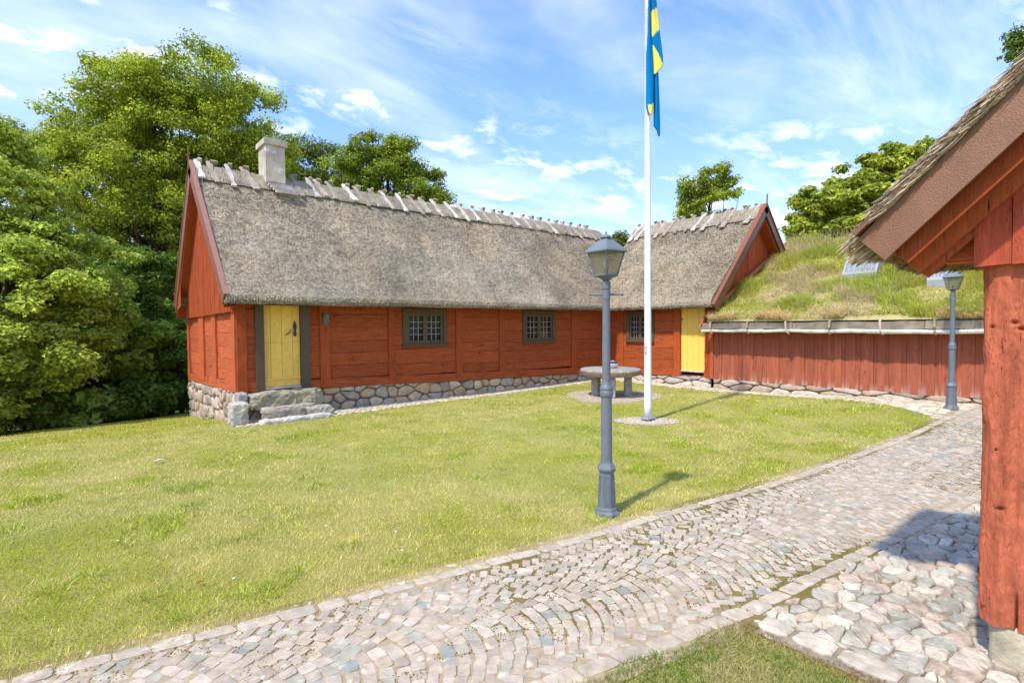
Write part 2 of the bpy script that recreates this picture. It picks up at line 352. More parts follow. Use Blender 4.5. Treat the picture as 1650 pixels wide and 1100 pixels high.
def rock(mb, c, size, rotz=0, amp=0.12, n=9, col=(0.4, 0.38, 0.34), seed=0, power=5.0, f=2.2, tilt=(0, 0)):
    """rough block: a superellipsoid-ish cube with broken faces"""
    V = []; Q = []; k = 0; sx, sy, sz = size
    for face in range(6):
        a = face // 2; sgn = 1 if face % 2 else -1
        g = np.linspace(-1, 1, n); A, B = np.meshgrid(g, g, indexing='ij'); D = np.full_like(A, sgn)
        P = [None] * 3; P[a] = D; P[(a + 1) % 3] = A; P[(a + 2) % 3] = B; P = np.stack(P, -1).reshape(-1, 3)
        V.append(P); i = np.arange((n - 1) ** 2); rr, cc = i // (n - 1), i % (n - 1); kk = rr * n + cc + k
        qq = np.stack([kk, kk + 1, kk + n + 1, kk + n], 1); Q.append(qq if sgn > 0 else qq[:, ::-1]); k += n * n
    P = np.concatenate(V)
    nr = (np.abs(P) ** power).sum(1) ** (1 / power); P = P / nr[:, None]
    s3 = np.array(size) / 2
    W_ = P * s3
    nn = fbm(W_ * f * 2.5 + seed * 7.7, 4, 0.55) - 0.5; n2 = np.round(fbm(W_ * f + seed * 3.1, 2) * 5) / 5 - 0.5
    W_ = W_ + P * ((nn * 1.1 + n2 * 0.9) * amp * min(size) * 1.6)[:, None]
    W_[:, 2] += W_[:, 0] * tilt[0] + W_[:, 1] * tilt[1]
    cr, sr = math.cos(rotz), math.sin(rotz); X = W_[:, 0] * cr - W_[:, 1] * sr; Y = W_[:, 0] * sr + W_[:, 1] * cr
    P2 = np.stack([X + c[0], Y + c[1], W_[:, 2] + c[2]], 1)
    colr = np.asarray(col) * (0.75 + 0.5 * fbm(W_ * 6 + seed, 3))[:, None]
    mb.add(P2, colr, np.concatenate(Q))
STONES = [(0.47, 0.33, 0.22), (0.40, 0.30, 0.215), (0.44, 0.335, 0.25), (0.35, 0.31, 0.26), (0.47, 0.39, 0.29), (0.32, 0.295, 0.255), (0.42, 0.355, 0.27)]
STONES = [(a * 1.2, b * 1.12, c * 0.94) for a, b, c in STONES]

# ------------------------------------------------------------------ cobbled path
def path():
    mb = MB(); xs_ = np.arange(-8, 20.1, .1); vs_ = np.linspace(0, 1, 26); A_, V_ = np.meshgrid(xs_, vs_, indexing='ij'); Y_ = (yr(A_) - .16) * (1 - V_) + (yl(A_) + .16) * V_
    q_ = np.stack([A_.ravel() * .7, Y_.ravel() * 1.5, A_.ravel() * 0], 1); ms_ = ss(fbm(q_ + 11, 3) + .10 * ss(A_.ravel(), 3, 6), .50, .66)[:, None]      # grit, and moss where the joints stay damp
    mb.grid(np.stack([A_, Y_, hz(A_, Y_) + .004], -1), np.array((0.36, 0.28, 0.17))[None] * (1 - ms_) + np.array((0.17, 0.135, 0.035))[None] * ms_)
    Wd, pit = 1.12, 0.088; rise = 0.29
    PAL = [(0.42, 0.345, 0.26), (0.44, 0.365, 0.28), (0.39, 0.325, 0.25), (0.47, 0.40, 0.31), (0.37, 0.34, 0.26), (0.27, 0.27, 0.235), (0.41, 0.335, 0.24)]
    def stone(cs, h, col):
        P = np.array(cs); c = P.mean(0); V = []
        rings = [(1.0, -0.02), (0.985, h * 0.65), (0.90, h)]
        dz = random.uniform(-0.003, 0.004)
        Q = []
        for i in range(4):
            A, B = P[i], P[(i + 1) % 4]; Q += [A * 0.88 + B * 0.12, A * 0.5 + B * 0.5 + (A + B - 2 * c) * random.uniform(-0.01, 0.03), A * 0.12 + B * 0.88]
        Q = np.array(Q); k = len(Q); tx, ty = random.uniform(-.05, .05), random.uniform(-.05, .05)
        zc = float(hz(c[0], c[1]))
        for f, hh in rings:
            for q in Q:
                w = c + (q - c) * f; V.append((w[0], w[1], zc + 0.004 + hh + dz + ((w - c) @ (tx, ty)) * (hh > 0)))
        V.append((c[0], c[1], zc + 0.004 + h * 1.05 + dz))
        qd = [(r_ * k + i, r_ * k + (i + 1) % k, (r_ + 1) * k + (i + 1) % k, (r_ + 1) * k + i) for r_ in range(2) for i in range(k)]
        mb.add(V, col, qd, [(2 * k + i, 2 * k + (i + 1) % k, 3 * k) for i in range(k)])
    for kx in range(int((-1.2) / pit), int(16.5 / pit)):
        for seg in (-1, 0, 1):
            u = -Wd / 2; first = True
            while u < Wd / 2 - 0.03:
                slope = abs(-8 * rise * u / Wd ** 2); du = random.uniform(0.078, 0.118) / math.sqrt(1 + slope ** 2); u2 = min(u + du, Wd / 2)
                if Wd / 2 - u2 < 0.04: u2 = Wd / 2
                um = (u + u2) / 2; a = (1 - (2 * um / Wd) ** 2) * rise
                xx = kx * pit + a; v = seg * Wd + um
                cy = (yl(xx) + yr(xx)) / 2; 
                if yr(xx) + 0.095 < cy + v < yl(xx) - 0.095 and -1 < xx < 16:
                    sl = (-8 * rise * um / Wd ** 2)
                    tv = np.array([sl, 1.0]); tv /= np.linalg.norm(tv); nv = np.array([tv[1], -tv[0]])
                    hl = (u2 - u) * math.sqrt(1 + slope ** 2) / 2 - 0.0025; hp = pit / math.sqrt(1 + slope ** 2) / 2 - 0.0020
                    hp = max(hp, 0.028)
                    c = np.array([xx, cy + v]) + RNG.normal(0, 0.003, 2); cs = []
                    for sx, sy in ((-1, -1), (1, -1), (1, 1), (-1, 1)): cs.append(c + nv * (hp * sx + random.uniform(-.007, .005)) + tv * (hl * sy + random.uniform(-.007, .005)))
                    blue = vnoise(np.array([[xx * 0.5, v * 0.8, 3.3]]))[0]
                    pc = PAL[5] if random.random() < 0.02 + 0.4 * max(0, blue - 0.55) * (1 + (xx > 4)) else random.choice(PAL[:5] + PAL[6:])
                    stone(cs, random.uniform(0.002, 0.0055), jit(pc, 0.13))
                u = u2
    # kerb rows
    for yf, off, x0, x1 in ((yl, 0.0, -1.2, 16.2), (yr, 0.005, -1.2, 16.2)):
        x = x0
        while x < x1:
            ln = random.uniform(0.17, 0.27); xa, xb = x + 0.005, x + ln - 0.005; hw = random.uniform(0.052, 0.066)
            cs = [(xa, yf(xa) - hw + off), (xb, yf(xb) - hw + off), (xb, yf(xb) + hw + off), (xa, yf(xa) + hw + off)]
            stone([np.array(q) + RNG.normal(0, 0.005, 2) for q in cs], 0.007, jit((0.43, 0.36, 0.27), 0.12)); x += ln
    return tag(mb.build('cobblestone_path', MT['sett']), kind='structure')
path()

def flat(dz): return lambda u, w, v: (u, v, float(hz(u, v)) + dz + w)
def fieldstones():
    mb = MB(); sheet(mb, 3.2, 9.5, 0, 0, 0.004, (0.27, 0.22, 0.15), 0.3, lambda x: (-3.0, float(yr(x)) - 0.165))
    for poly in voronoi(3.43, 9.0, -2.2, 1.7, 0.14, 0.12, 0.46, lambda x, y: y < yr(x) - 0.02 and (x < 7.5 or y > 0)):
        poly = clip(poly, .135, 1, float(yr(np.mean([q[0] for q in poly]))) - .07 + .135 * float(np.mean([q[0] for q in poly])))
        if len(poly) < 3: continue
        w = random.random(); c = random.choice([(0.49, 0.42, 0.33), (0.45, 0.35, 0.27), (0.43, 0.38, 0.29), (0.40, 0.37, 0.29), (0.54, 0.50, 0.39), (0.44, 0.36, 0.26), (0.36, 0.335, 0.27), (0.50, 0.46, 0.36)])
        dome(mb, poly, flat(0.0), random.uniform(0.012, 0.034), random.uniform(0.001, 0.005), jit(c, 0.15), rough=0.7)
    y = 1.52
    while y > -2.5:         # flat border stones beside the grass patch
        ln = random.uniform(0.2, 0.32); a = [(3.26, y - ln + 0.008), (3.43, y - ln + 0.008), (3.43, y - 0.008), (3.26, y - 0.008)]
        dome(mb, [(q[0] + random.uniform(-.01, .01), q[1] + random.uniform(-.008, .008)) for q in a], flat(0.0), 0.03, 0.004, jit((0.50, 0.44, 0.34), 0.12), rough=0.2); y -= ln
    return tag(mb.build('fieldstone_paving', MT['stone']), kind='structure')
fieldstones()
def stripmask(x, y):
    a = (x > 2.4) & (x < 14.6) & (y > 11.33 - 0.25 * (1 - ss(x, 3, 8)) + 0.15 * ss(x, 8, 13)) & (y < 12)
    xin = np.interp(y, [1.5, 2.35, 3.2, 4.2, 6, 8.5, 11.4], [10.0, 12.3, 13.2, 13.75, 13.98, 14.05, 14.0])
    b = (x > xin) & (x < 14.6) & (y < 12) & (y > yl(x) + 0.08)
    return a | b
def edging():
    mb = MB()
    sheet(mb, 2.5, 14.5, 11.30, 12.0, 0.004, (0.34, 0.29, 0.22), 0.3, lambda x: (11.33 - 0.25 * (1 - float(ss(x, 3, 8))) + 0.15 * float(ss(x, 8, 13)), 12.0))
    xs = lambda y: float(np.interp(y, [2.35, 3.2, 4.2, 6, 8.5, 11.4], [12.3, 13.2, 13.75, 13.98, 14.05, 14.0]))
    P = []
    for y in np.arange(2.3, 11.46, 0.2): q = np.linspace(xs(y), 14.6, 8); P.append(np.stack([q, np.full(8, y), hz(q, y) + 0.006], 1))
    mb.grid(np.array(P), (0.34, 0.29, 0.22))
    for poly in voronoi(2.5, 14.5, 11.0, 12.0, 0.13, 0.11, 0.4, lambda x, y: bool(stripmask(x, y)) and x < 13.9):
        dome(mb, poly, flat(0.003), random.uniform(0.012, 0.022), 0.007, jit(random.choice([(0.48, 0.42, 0.29), (0.43, 0.37, 0.26), (0.53, 0.47, 0.35)]), 0.15), rough=0.3)
    for poly in voronoi(11.8, 14.55, 1.9, 12.0, 0.17, 0.17, 0.4, lambda x, y: bool(stripmask(x, y)) and not (y > 11.4 and x < 13.9)):
        dome(mb, poly, flat(0.004), random.uniform(0.012, 0.025), 0.008, jit(random.choice([(0.50, 0.44, 0.32), (0.45, 0.39, 0.28), (0.56, 0.50, 0.38)]), 0.15), rough=0.3)
    return tag(mb.build('cobbled_edging', MT['stone'], smooth=True), kind='structure')
edging()

# ------------------------------------------------------------------ building helpers
def F_long(u, n, z): return (u, 12.0 - n, z)
def F_gab(u, n, z): return (2.73 - n, u, z)
def F_wing(u, n, z): return (14.54 - n, u, z)
def F_wgab(u, n, z): return (u, 8.1 - n, z)
def F_near(u, n, z): return (3.87 - n, u, z)

def rbar(mb, F, u0, u1, n0, n1, z0, z1, col, axis='u', step=0.35, amp=0.006, seed=None):
    """hand-hewn timber: a bar with slightly wandering edges; axis 'u' or 'z' is its length"""
    L0, L1 = (u0, u1) if axis == 'u' else (z0, z1); k = max(2, int(abs(L1 - L0) / step) + 1); ts = np.linspace(L0, L1, k); V = []
    for t_ in ts:
        j = lambda: random.uniform(-amp, amp)
        if axis == 'u': cr = [(t_, n0, z0 + j()), (t_, n1 + j(), z0 + j()), (t_, n1 + j(), z1 + j()), (t_, n0, z1 + j())]
        else: cr = [(u0 + j(), n0, t_), (u0 + j(), n1 + j(), t_), (u1 + j(), n1 + j(), t_), (u1 + j(), n0, t_)]
        V += [F(*q) for q in cr]
    q = [(i * 4 + a, i * 4 + (a + 1) % 4, (i + 1) * 4 + (a + 1) % 4, (i + 1) * 4 + a) for i in range(k - 1) for a in range(4)]
    mb.add(V, col, q, None, [[3, 2, 1, 0], [4 * k - 4, 4 * k - 3, 4 * k - 2, 4 * k - 1]])

def timber_wall(F, u0, u1, zb, zt, posts, openings, parent, base, seed, sill_h=0.2, plank=0.31):
    """horizontal planks between posts; zb(u) is the foot of the wall"""
    random.seed(seed); mb = MB()
    cuts = sorted(set([u0, u1] + [c for q in posts for c in ((q[0] + q[1]) / 2,)]))
    for a, b in zip(cuts[:-1], cuts[1:]):
        if b - a < 0.08: continue
        zf = lambda u: zb(u) + sill_h
        z = max(zf(a), zf(b)) - 0.02; marks = [z]; ops = [o for o in openings if o[0] < b and o[1] > a]
        while z < zt - 0.12:
            h = plank * random.uniform(0.75, 1.25); z2 = z + h
            for o in ops:
                for e in (o[2], o[3]):
                    if z < e < z2 + 0.05 and e - z > 0.03: z2 = e
            if zt - z2 < 0.12: z2 = zt
            marks.append(z2); z = z2
        for z0_, z1_ in zip(marks[:-1], marks[1:]):
            segs = [(a, b)]
            for o in ops:
                if z0_ < o[3] - 0.01 and z1_ > o[2] + 0.01:
                    ns = []
                    for s0, s1 in segs:
                        if o[0] > s0: ns.append((s0, min(s1, o[0])))
                        if o[1] < s1: ns.append((max(s0, o[1]), s1))
                    segs = [q for q in ns if q[1] - q[0] > 0.01]
            for s0, s1 in segs:
                rbar(mb, F, s0 + 0.002, s1 - 0.002, -0.12, random.uniform(-0.008, 0.004), z0_ + 0.0035, z1_ - 0.0035, jit(base, 0.13), 'u', 0.25, 0.004)
    ob = mb.build('timber_wall', MT['woodH'], parent)
    mb = MB(); us = np.arange(u0, u1, 2.7)          # sill beam
    spans = [(a, min(a + 2.7, u1)) for a in us]
    for o in openings:
        if o[2] < 0.01: spans = [q for a, b in spans for q in ((a, min(b, o[0])), (max(a, o[1]), b)) if q[1] - q[0] > .02]
    for a, b in spans:
        mb = MB(); zz0, zz1 = zb(a), zb(b); k = 8; V = []
        for t_ in np.linspace(0, 1, k):
            uu = a + (b - a) * t_ * 0.9985; zf = zz0 + (zz1 - zz0) * t_; j = lambda: random.uniform(-.006, .006)
            V += [F(uu, -0.12, zf + j()), F(uu, 0.035 + j(), zf + j()), F(uu, 0.035 + j(), zf + sill_h + j()), F(uu, -0.12, zf + sill_h + j())]
        mb.add(V, jit(base, 0.08), [(i_ * 4 + a_, i_ * 4 + (a_ + 1) % 4, (i_ + 1) * 4 + (a_ + 1) % 4, (i_ + 1) * 4 + a_) for i_ in range(k - 1) for a_ in range(4)], None, [[3, 2, 1, 0], [4 * k - 4, 4 * k - 3, 4 * k - 2, 4 * k - 1]])
        mb.build('sill_beam', MT['woodH'], parent)
    for (p0, p1, pr, zlo) in posts:
        mb = MB(); rbar(mb, F, p0, p1, -0.15, pr, zb((p0 + p1) / 2) + zlo, zt, jit(base, 0.12), 'z', 0.22, 0.007)
        mb.build('post', MT['woodV'], parent)
    return ob

def foundation(F, u0, u1, zlo, zhi, parent, sx=0.34, sy=0.24, dep=0.06, seed=1, pal=None):
    random.seed(seed); mb = MB()
    P = []
    for u in np.arange(u0, u1 + 0.3, 0.3): u = min(u, u1); P.append([F(u, -0.04, zlo(u) - 0.05), F(u, -0.04, zhi(u) + 0.03)])
    mb.grid(np.array(P), (0.20, 0.15, 0.11))
    lo = min(zlo(u0), zlo(u1)) - 0.1; hi = max(zhi(u0), zhi(u1)) + 0.03
    for poly in voronoi(u0, u1, lo, hi, sx, sy, 0.36):
        c = np.mean(poly, 0)
        if c[1] > zhi(c[0]) + 0.05 or c[1] < zlo(c[0]) - 0.15: continue
        poly = clip(poly, 0, 1, zhi(c[0]) + 0.005)
        if len(poly) < 3: continue
        dome(mb, poly, lambda u, w, v: F(u, -0.02 + w, v), random.uniform(0.6, 1.15) * dep, random.uniform(0.008, 0.02), jit(random.choice(pal or STONES), 0.16), rough=0.45)
    return mb.build('stone_foundation', MT['stone'], parent, smooth=True)

def window(F, u0, u1, z0, z1, parent, col=BROWN, flip=False):
    mb = MB(); fwid = 0.125
    bars = [(u0, u0 + fwid, z0 + 0.03, z1), (u1 - fwid, u1, z0 + 0.03, z1), (u0 + fwid, u1 - fwid, z1 - 0.13, z1 - 0.002), (u0 + fwid, u1 - fwid, z0 + 0.03, z0 + 0.08)]
    for a, b, c, d in bars: mb.box(a, b, -0.12, 0.045, c, d, jit(col, 0.08), F)
    mb.box(u0 - 0.02, u1 + 0.02, -0.05, 0.085, z0 - 0.012, z0 + 0.028, jit(col * 1.1), F)
    w = mb.build('window', MT['plain'], parent)
    a, b, c, d = u0 + fwid, u1 - fwid, z0 + 0.08, z1 - 0.13; mid = (a + b) / 2; st = 0.055
    ca = MB()
    for s0, s1 in ((a + 0.004, mid - 0.003), (mid + 0.003, b - 0.004)):
        for q in ((s0, s0 + st, c + .004, d - .004), (s1 - st, s1, c + .004, d - .004), (s0 + st, s1 - st, c + .004, c + st), (s0 + st, s1 - st, d - st, d - .004)):
            ca.box(q[0], q[1], -0.06, 0.0 + 0.012, q[2], q[3], jit(col * 1.15, 0.05), F)
    ca.build('casement', MT['plain'], w)
    mu = MB(); gls = []
    for s0, s1 in ((a + 0.004 + st, mid - 0.003 - st), (mid + 0.003 + st, b - 0.004 - st)):
        c2, d2 = c + st, d - st; gl = MB(); gls.append(gl)
        for i in (1, 2): x = s0 + (s1 - s0) * i / 3; mu.box(x - 0.009, x + 0.009, -0.045, -0.012, c2, d2, (0.27, 0.275, 0.265), F)
        for i in (1, 2, 3): z = c2 + (d2 - c2) * i / 4; mu.box(s0, s1, -0.043, -0.015, z - 0.008, z + 0.008, (0.27, 0.275, 0.265), F)
        for i in range(3):
            for j in range(4):
                x0, x1 = s0 + (s1 - s0) * i / 3, s0 + (s1 - s0) * (i + 1) / 3; z0_, z1_ = c2 + (d2 - c2) * j / 4, c2 + (d2 - c2) * (j + 1) / 4
                e = [random.uniform(-.002, .002) for _ in range(4)]
                gl.add([F(x0, -0.03 + e[0], z0_), F(x1, -0.03 + e[1], z0_), F(x1, -0.03 + e[2], z1_), F(x0, -0.03 + e[3], z1_)], (0, 0, 0), [(0, 1, 2, 3)])
    mu.build('glazing_bar', MT['plain'], w); [gl.build('glass', MT['pane'], w) for gl in gls]
    return w

def resample(P, step):
    P = np.array(P, float); out = [P[0]]
    for a, b in zip(P[:-1], P[1:]):
        n = max(1, int(round(np.linalg.norm(b - a) / step)))
        for i in range(1, n + 1): out.append(a + (b - a) * i / n)
    return np.array(out)
THC = np.array((0.50, 0.445, 0.345))
def thatch(G, a0, a1, c_e, c_r, c_b, z_lip, z_r, parent, nst, seed, step=0.08, thick=0.27, ends=(1, 1), tone=1.0, stub=(0.03, 0.06, 0.006), sides=('f',), lip=1.0, inn3=(0.42, 0.10, 0.30)):
    """G(a, c, z) -> world; a along the ridge, c across (c_e front eave, c_r ridge, c_b back eave); z_lip underside of the eave lip"""
    rng = np.random.default_rng(seed)
    sgn = 1 if c_r > c_e else -1
    def half(ce):
        s_ = 1 if c_r > ce else -1
        return [(ce + s_ * inn3[0], z_lip + inn3[1]), (ce + s_ * 0.13, z_lip + 0.0), (ce + s_ * 0.03, z_lip + 0.03), (ce, z_lip + 0.09 * lip), (ce + s_ * 0.02, z_lip + 0.17 * lip), (ce + s_ * 0.09, z_lip + 0.27 * lip), (ce + s_ * 0.2, z_lip + 0.39 * lip)]
    prof = half(c_e) + [(c_r - sgn * 0.50, z_r - 0.50), (c_r - sgn * 0.22, z_r - 0.20), (c_r - sgn * 0.08, z_r - 0.05), (c_r, z_r), (c_r + sgn * 0.08, z_r - 0.05), (c_r + sgn * 0.22, z_r - 0.20), (c_r + sgn * 0.5, z_r - 0.5)] + half(c_b)[::-1]
    pr = resample(prof, step); na = max(3, int(abs(a1 - a0) / step)); As = np.linspace(a0, a1, na)
    T = np.gradient(pr, axis=0); T /= np.linalg.norm(T, axis=1)[:, None] + 1e-9; Nn = np.stack([-T[:, 1], T[:, 0]], 1) * (1 if sgn > 0 else -1)
    AA, II = np.meshgrid(As, np.arange(len(pr)), indexing='ij')
    cc = pr[II, 0]; zc = pr[II, 1]
    q = np.stack([AA.ravel(), cc.ravel(), zc.ravel()], 1)
    d = (fbm(q * 1.1 + seed, 3) - 0.5) * 0.10 + (fbm(q * 9 + seed, 2) - 0.5) * 0.018 + rng.uniform(-0.004, 0.004, len(q))
    d = d.reshape(cc.shape)
    cc = cc + Nn[II, 0] * d; zc = zc + Nn[II, 1] * d
    P = np.array([G(AA.ravel(), cc.ravel(), zc.ravel())]).reshape(3, -1).T.reshape(*AA.shape, 3)
    def colour(q, n):
        big = fbm(q * np.array([0.7, 0.5, 0.5]) + 3.3 * seed, 4); med = fbm(q * np.array([3, 1.2, 1.2]) + 9, 3)
        v = 0.58 + 0.62 * big + 0.35 * (med - 0.5)
        warm = fbm(q * 0.9 + 31, 3)[:, None]
        c = THC[None, :] * np.array([1, 1, 1]) * (1 - warm) * 1.0 + THC[None, :] * np.array([1.10, 0.98, 0.82]) * warm
        return c * v[:, None] * tone
    mb = MB(); cg = colour(q, None) * 0.80
    lipm = ((np.minimum(II, len(pr) - 1 - II) * step) < 0.50).ravel(); cg = np.where(lipm[:, None], cg * np.array([.62, .56, .42]), cg)   # eave lip and its underside darker and browner
    mb.grid(P, cg)
    # inner underside + ends
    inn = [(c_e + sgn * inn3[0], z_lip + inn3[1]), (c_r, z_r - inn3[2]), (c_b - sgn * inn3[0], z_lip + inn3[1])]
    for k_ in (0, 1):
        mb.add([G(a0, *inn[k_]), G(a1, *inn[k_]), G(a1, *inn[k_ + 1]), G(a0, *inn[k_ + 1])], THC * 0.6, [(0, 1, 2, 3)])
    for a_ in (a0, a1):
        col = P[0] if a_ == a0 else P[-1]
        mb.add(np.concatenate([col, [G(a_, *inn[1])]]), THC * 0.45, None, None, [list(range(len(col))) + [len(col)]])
    # reed stubs
    i0 = 2; i1 = len(pr) - 1
    seglen = np.linalg.norm(np.diff(pr, axis=0), axis=1); cum = np.concatenate([[0], np.cumsum(seglen)])
    mid = cum[-1] / 2; lo, hi = (0.25, mid) if sides == ('f',) else (0.25, cum[-1] - 0.25)
    s_ = rng.uniform(lo, hi, nst); a_ = rng.uniform(a0, a1, nst)
    c0 = np.interp(s_, cum, pr[:, 0]); z0 = np.interp(s_, cum, pr[:, 1]); tc_ = np.interp(s_, cum, T[:, 0]); tz_ = np.interp(s_, cum, T[:, 1])
    nc = np.interp(s_, cum, Nn[:, 0]); nz = np.interp(s_, cum, Nn[:, 1])
    fl = np.where(s_ < mid, -1.0, 1.0)               # straws point down the slope
    qs = np.stack([a_, c0, z0], 1); off = (fbm(qs * 1.1 + seed, 3) - 0.5) * 0.10 + (fbm(qs * 9 + seed, 2) - 0.5) * 0.018
    ln = rng.uniform(stub[0], stub[1], nst); w = stub[2] * rng.uniform(0.6, 1.4, nst)
    da = rng.normal(0, 0.35, nst); tip = rng.uniform(0.15, 0.95, nst)
    b = np.stack([a_, c0 + nc * (off - 0.006), z0 + nz * (off - 0.006)], 1)
    e = b + np.stack([da * ln, (tc_ * fl + nc * tip) * ln, (tz_ * fl + nz * tip) * ln], 1)
    side = np.stack([w, da * w * 0.4, da * w * 0.4], 1)
    Q = np.stack([b - side, b + side, e + side * 0.8, e - side * 0.8], 1).reshape(-1, 3)
    Q = np.array(G(Q[:, 0], Q[:, 1], Q[:, 2])).T
    lum = np.clip(rng.normal(1.0, 0.32, nst), 0.4, 2.0) + (rng.random(nst) < 0.02) * rng.uniform(0.3, 0.9, nst)
    cs = colour(qs, None) * lum[:, None] * 1.15
    mb.add(Q, np.repeat(cs, 4, 0), np.arange(nst * 4).reshape(-1, 4))
    return mb.build('thatch_roof', MT['thatch'], parent)

def fringe(mb, G, a0, a1, c, z, n, rng, dirn, ln=(0.05, 0.12), w=0.005, tone=1.0):
    """loose reed ends along an eave lip"""
    a_ = rng.uniform(a0, a1, n); b = np.stack([a_, c + rng.normal(0, 0.03, n), z + rng.normal(0, 0.015, n)], 1)
    l_ = rng.uniform(*ln, n); e = b + np.stack([rng.normal(0, 0.2, n) * l_, (dirn[0] + rng.normal(0, .2, n)) * l_, (dirn[1] + rng.normal(0, .2, n)) * l_], 1)
    side = np.stack([np.full(n, w), np.zeros(n), np.zeros(n)], 1)
    Q = np.stack([b - side, b + side, e + side * .5, e - side * .5], 1).reshape(-1, 3); Q = np.array(G(Q[:, 0], Q[:, 1], Q[:, 2])).T
    cs = THC[None] * rng.uniform(0.6, 1.7, n)[:, None] * tone
    mb.add(Q, np.repeat(cs, 4, 0), np.arange(n * 4).reshape(-1, 4))

def spar_pair(G, a, c_r, z_r, parent, lf, lb, lean=0.05, white=False, up=0.075):
    """two split logs crossing over the ridge, one hanging down each slope"""
    mb = MB()
    for s_, ln in ((-1, lf), (1, lb)):
        k = 6; pts = []; rad = []
        w0 = random.uniform(0.05, 0.074); th = random.uniform(0.018, 0.026); a_off = a + s_ * 0.035; skew = random.uniform(-0.09, 0.09) + lean; bend = random.uniform(-0.03, 0.03)
        V = []; colr = jit((0.50, 0.46, 0.40) if (white or random.random() < 0.45) else (0.32, 0.27, 0.21), 0.2)
        for i in range(k):
            f = i / (k - 1); d = -up + (ln + up) * f        # distance down the slope from the crossing
            cc = c_r + s_ * (d * 0.707 + 0.0); zc = z_r + 0.06 - d * 0.707 + (0.02 if s_ > 0 else 0) + 0.035 * max(0, d)
            zc -= 0.04 * (d > 0.2)
            ww = w0 * (1 + 0.35 * math.sin(i * 1.9 + a * 7)) * (1.15 if i == k - 1 else 1); aa = a_off + skew * f + bend * math.sin(f * PI)
            nx = (s_ * 0.707, 0.707)
            V += [G(aa - ww, cc - nx[0] * th, zc - nx[1] * th), G(aa + ww, cc - nx[0] * th, zc - nx[1] * th), G(aa + ww * .75, cc + nx[0] * th, zc + nx[1] * th), G(aa - ww * .75, cc + nx[0] * th, zc + nx[1] * th)]
        mb.add([[float(t_) for t_ in q] for q in V], colr, [(i * 4 + b, i * 4 + (b + 1) % 4, (i + 1) * 4 + (b + 1) % 4, (i + 1) * 4 + b) for i in range(k - 1) for b in range(4)], None, [[3, 2, 1, 0], [4 * k - 4, 4 * k - 3, 4 * k - 2, 4 * k - 1]])
    return mb.build('ridge_spar', MT['grey_wood'], parent)

def ridge_cover(G, a0, a1, c_r, z_r, parent, seed):
    mb = MB(); rng = np.random.default_rng(seed); As = np.arange(a0, a1, 0.07); prof = []
    for th in np.linspace(0, 1, 22):
        d = (th - 0.5) * 2 * 0.62; s_ = 1 if d > 0 else -1; ad = abs(d)
        prof.append((c_r + d * 0.72, z_r + 0.035 - max(0, ad - 0.06) * 0.72 - (0.05 if ad > 0.6 else 0)))
    pr = np.array(prof); AA, II = np.meshgrid(As, np.arange(22), indexing='ij'); q = np.stack([AA.ravel(), pr[II, 0].ravel(), pr[II, 1].ravel()], 1)
    dd = 0.05 * (fbm(q * [2.6, 2, 2] + seed, 3) - 0.3) + 0.02 * (fbm(q * [14, 3, 3], 2) - .5); P = np.array(G(q[:, 0], q[:, 1], q[:, 2] + dd)).T.reshape(len(As), 22, 3)
    col = np.array((0.33, 0.28, 0.21))[None] * (0.55 + 0.8 * fbm(q * [9, 1.5, 1.5], 3))[:, None]; mb.grid(P, col)
    n = int((a1 - a0) * 420); a_ = rng.uniform(a0, a1, n); d = rng.uniform(-0.62, 0.62, n); ad = np.abs(d); b = np.stack([a_, c_r + d * .72, z_r + .065 - np.maximum(0, ad - .06) * .72], 1)
    l_ = rng.uniform(.08, .2, n); s_ = np.sign(d); e = b + np.stack([rng.normal(0, .2, n) * l_, s_ * .7 * l_, -.68 * l_ + rng.normal(0.05, .12, n) * l_], 1)
    side = np.stack([np.full(n, .005), np.zeros(n), np.zeros(n)], 1); Q = np.stack([b - side, b + side, e + side * .4, e - side * .4], 1).reshape(-1, 3); Q = np.array(G(Q[:, 0], Q[:, 1], Q[:, 2])).T
    mb.add(Q, np.repeat(np.array((0.36, 0.31, 0.22))[None] * rng.uniform(.5, 1.6, n)[:, None], 4, 0), np.arange(n * 4).reshape(-1, 4))
    return mb.build('ridge_cover', MT['thatch'], parent)

def gable_boards(F, u0, u1, zlo, zroof, n, base, parent, wid=0.13, seed=0, batten=True):
    random.seed(seed); mb = MB(); u = u0; flip = 0
    while u < u1:
        w = wid * random.uniform(0.85, 1.25); v = min(u + w, u1)
        off = random.uniform(0, 0.008); zl = zlo(u) + random.uniform(-.006, .006); za, zb_ = zroof(u), zroof(v); zm = None
        poly = [(u + .007, zl), (v - .007, zl), (v - .007, max(zb_, zl + .02)), (u + .007, max(za, zl + .02))]
        if za > zl or zb_ > zl: mb.prism(poly, n - 0.03, n + off + 0.004 * (flip % 2), F, jit(base, 0.2))
        if batten and max(za, zb_) > zl + .1: mb.prism([(v - .022, zl + .01), (v + .022, zl + .01), (v + .022, max(zroof(v) - .02, zl + .03)), (v - .022, max(zroof(v) - .02, zl + .03))], n + 0.01, n + 0.03, F, jit(base, 0.1))
        u = v; flip += 1
    um = max((zroof(q), q) for q in np.linspace(u0, u1, 41))[1]; mb.prism([(u0, zlo(u0) + .05), (u1, zlo(u1) + .05), (u1, max(zroof(u1), zlo(u1) + .06)), (um, zroof(um)), (u0, max(zroof(u0), zlo(u0) + .06))], n - .06, n - .035, F, base * .55)  # backing board; shade in the gaps is put into its darker colour
    return mb.build('gable_boards', MT['woodV'], parent)

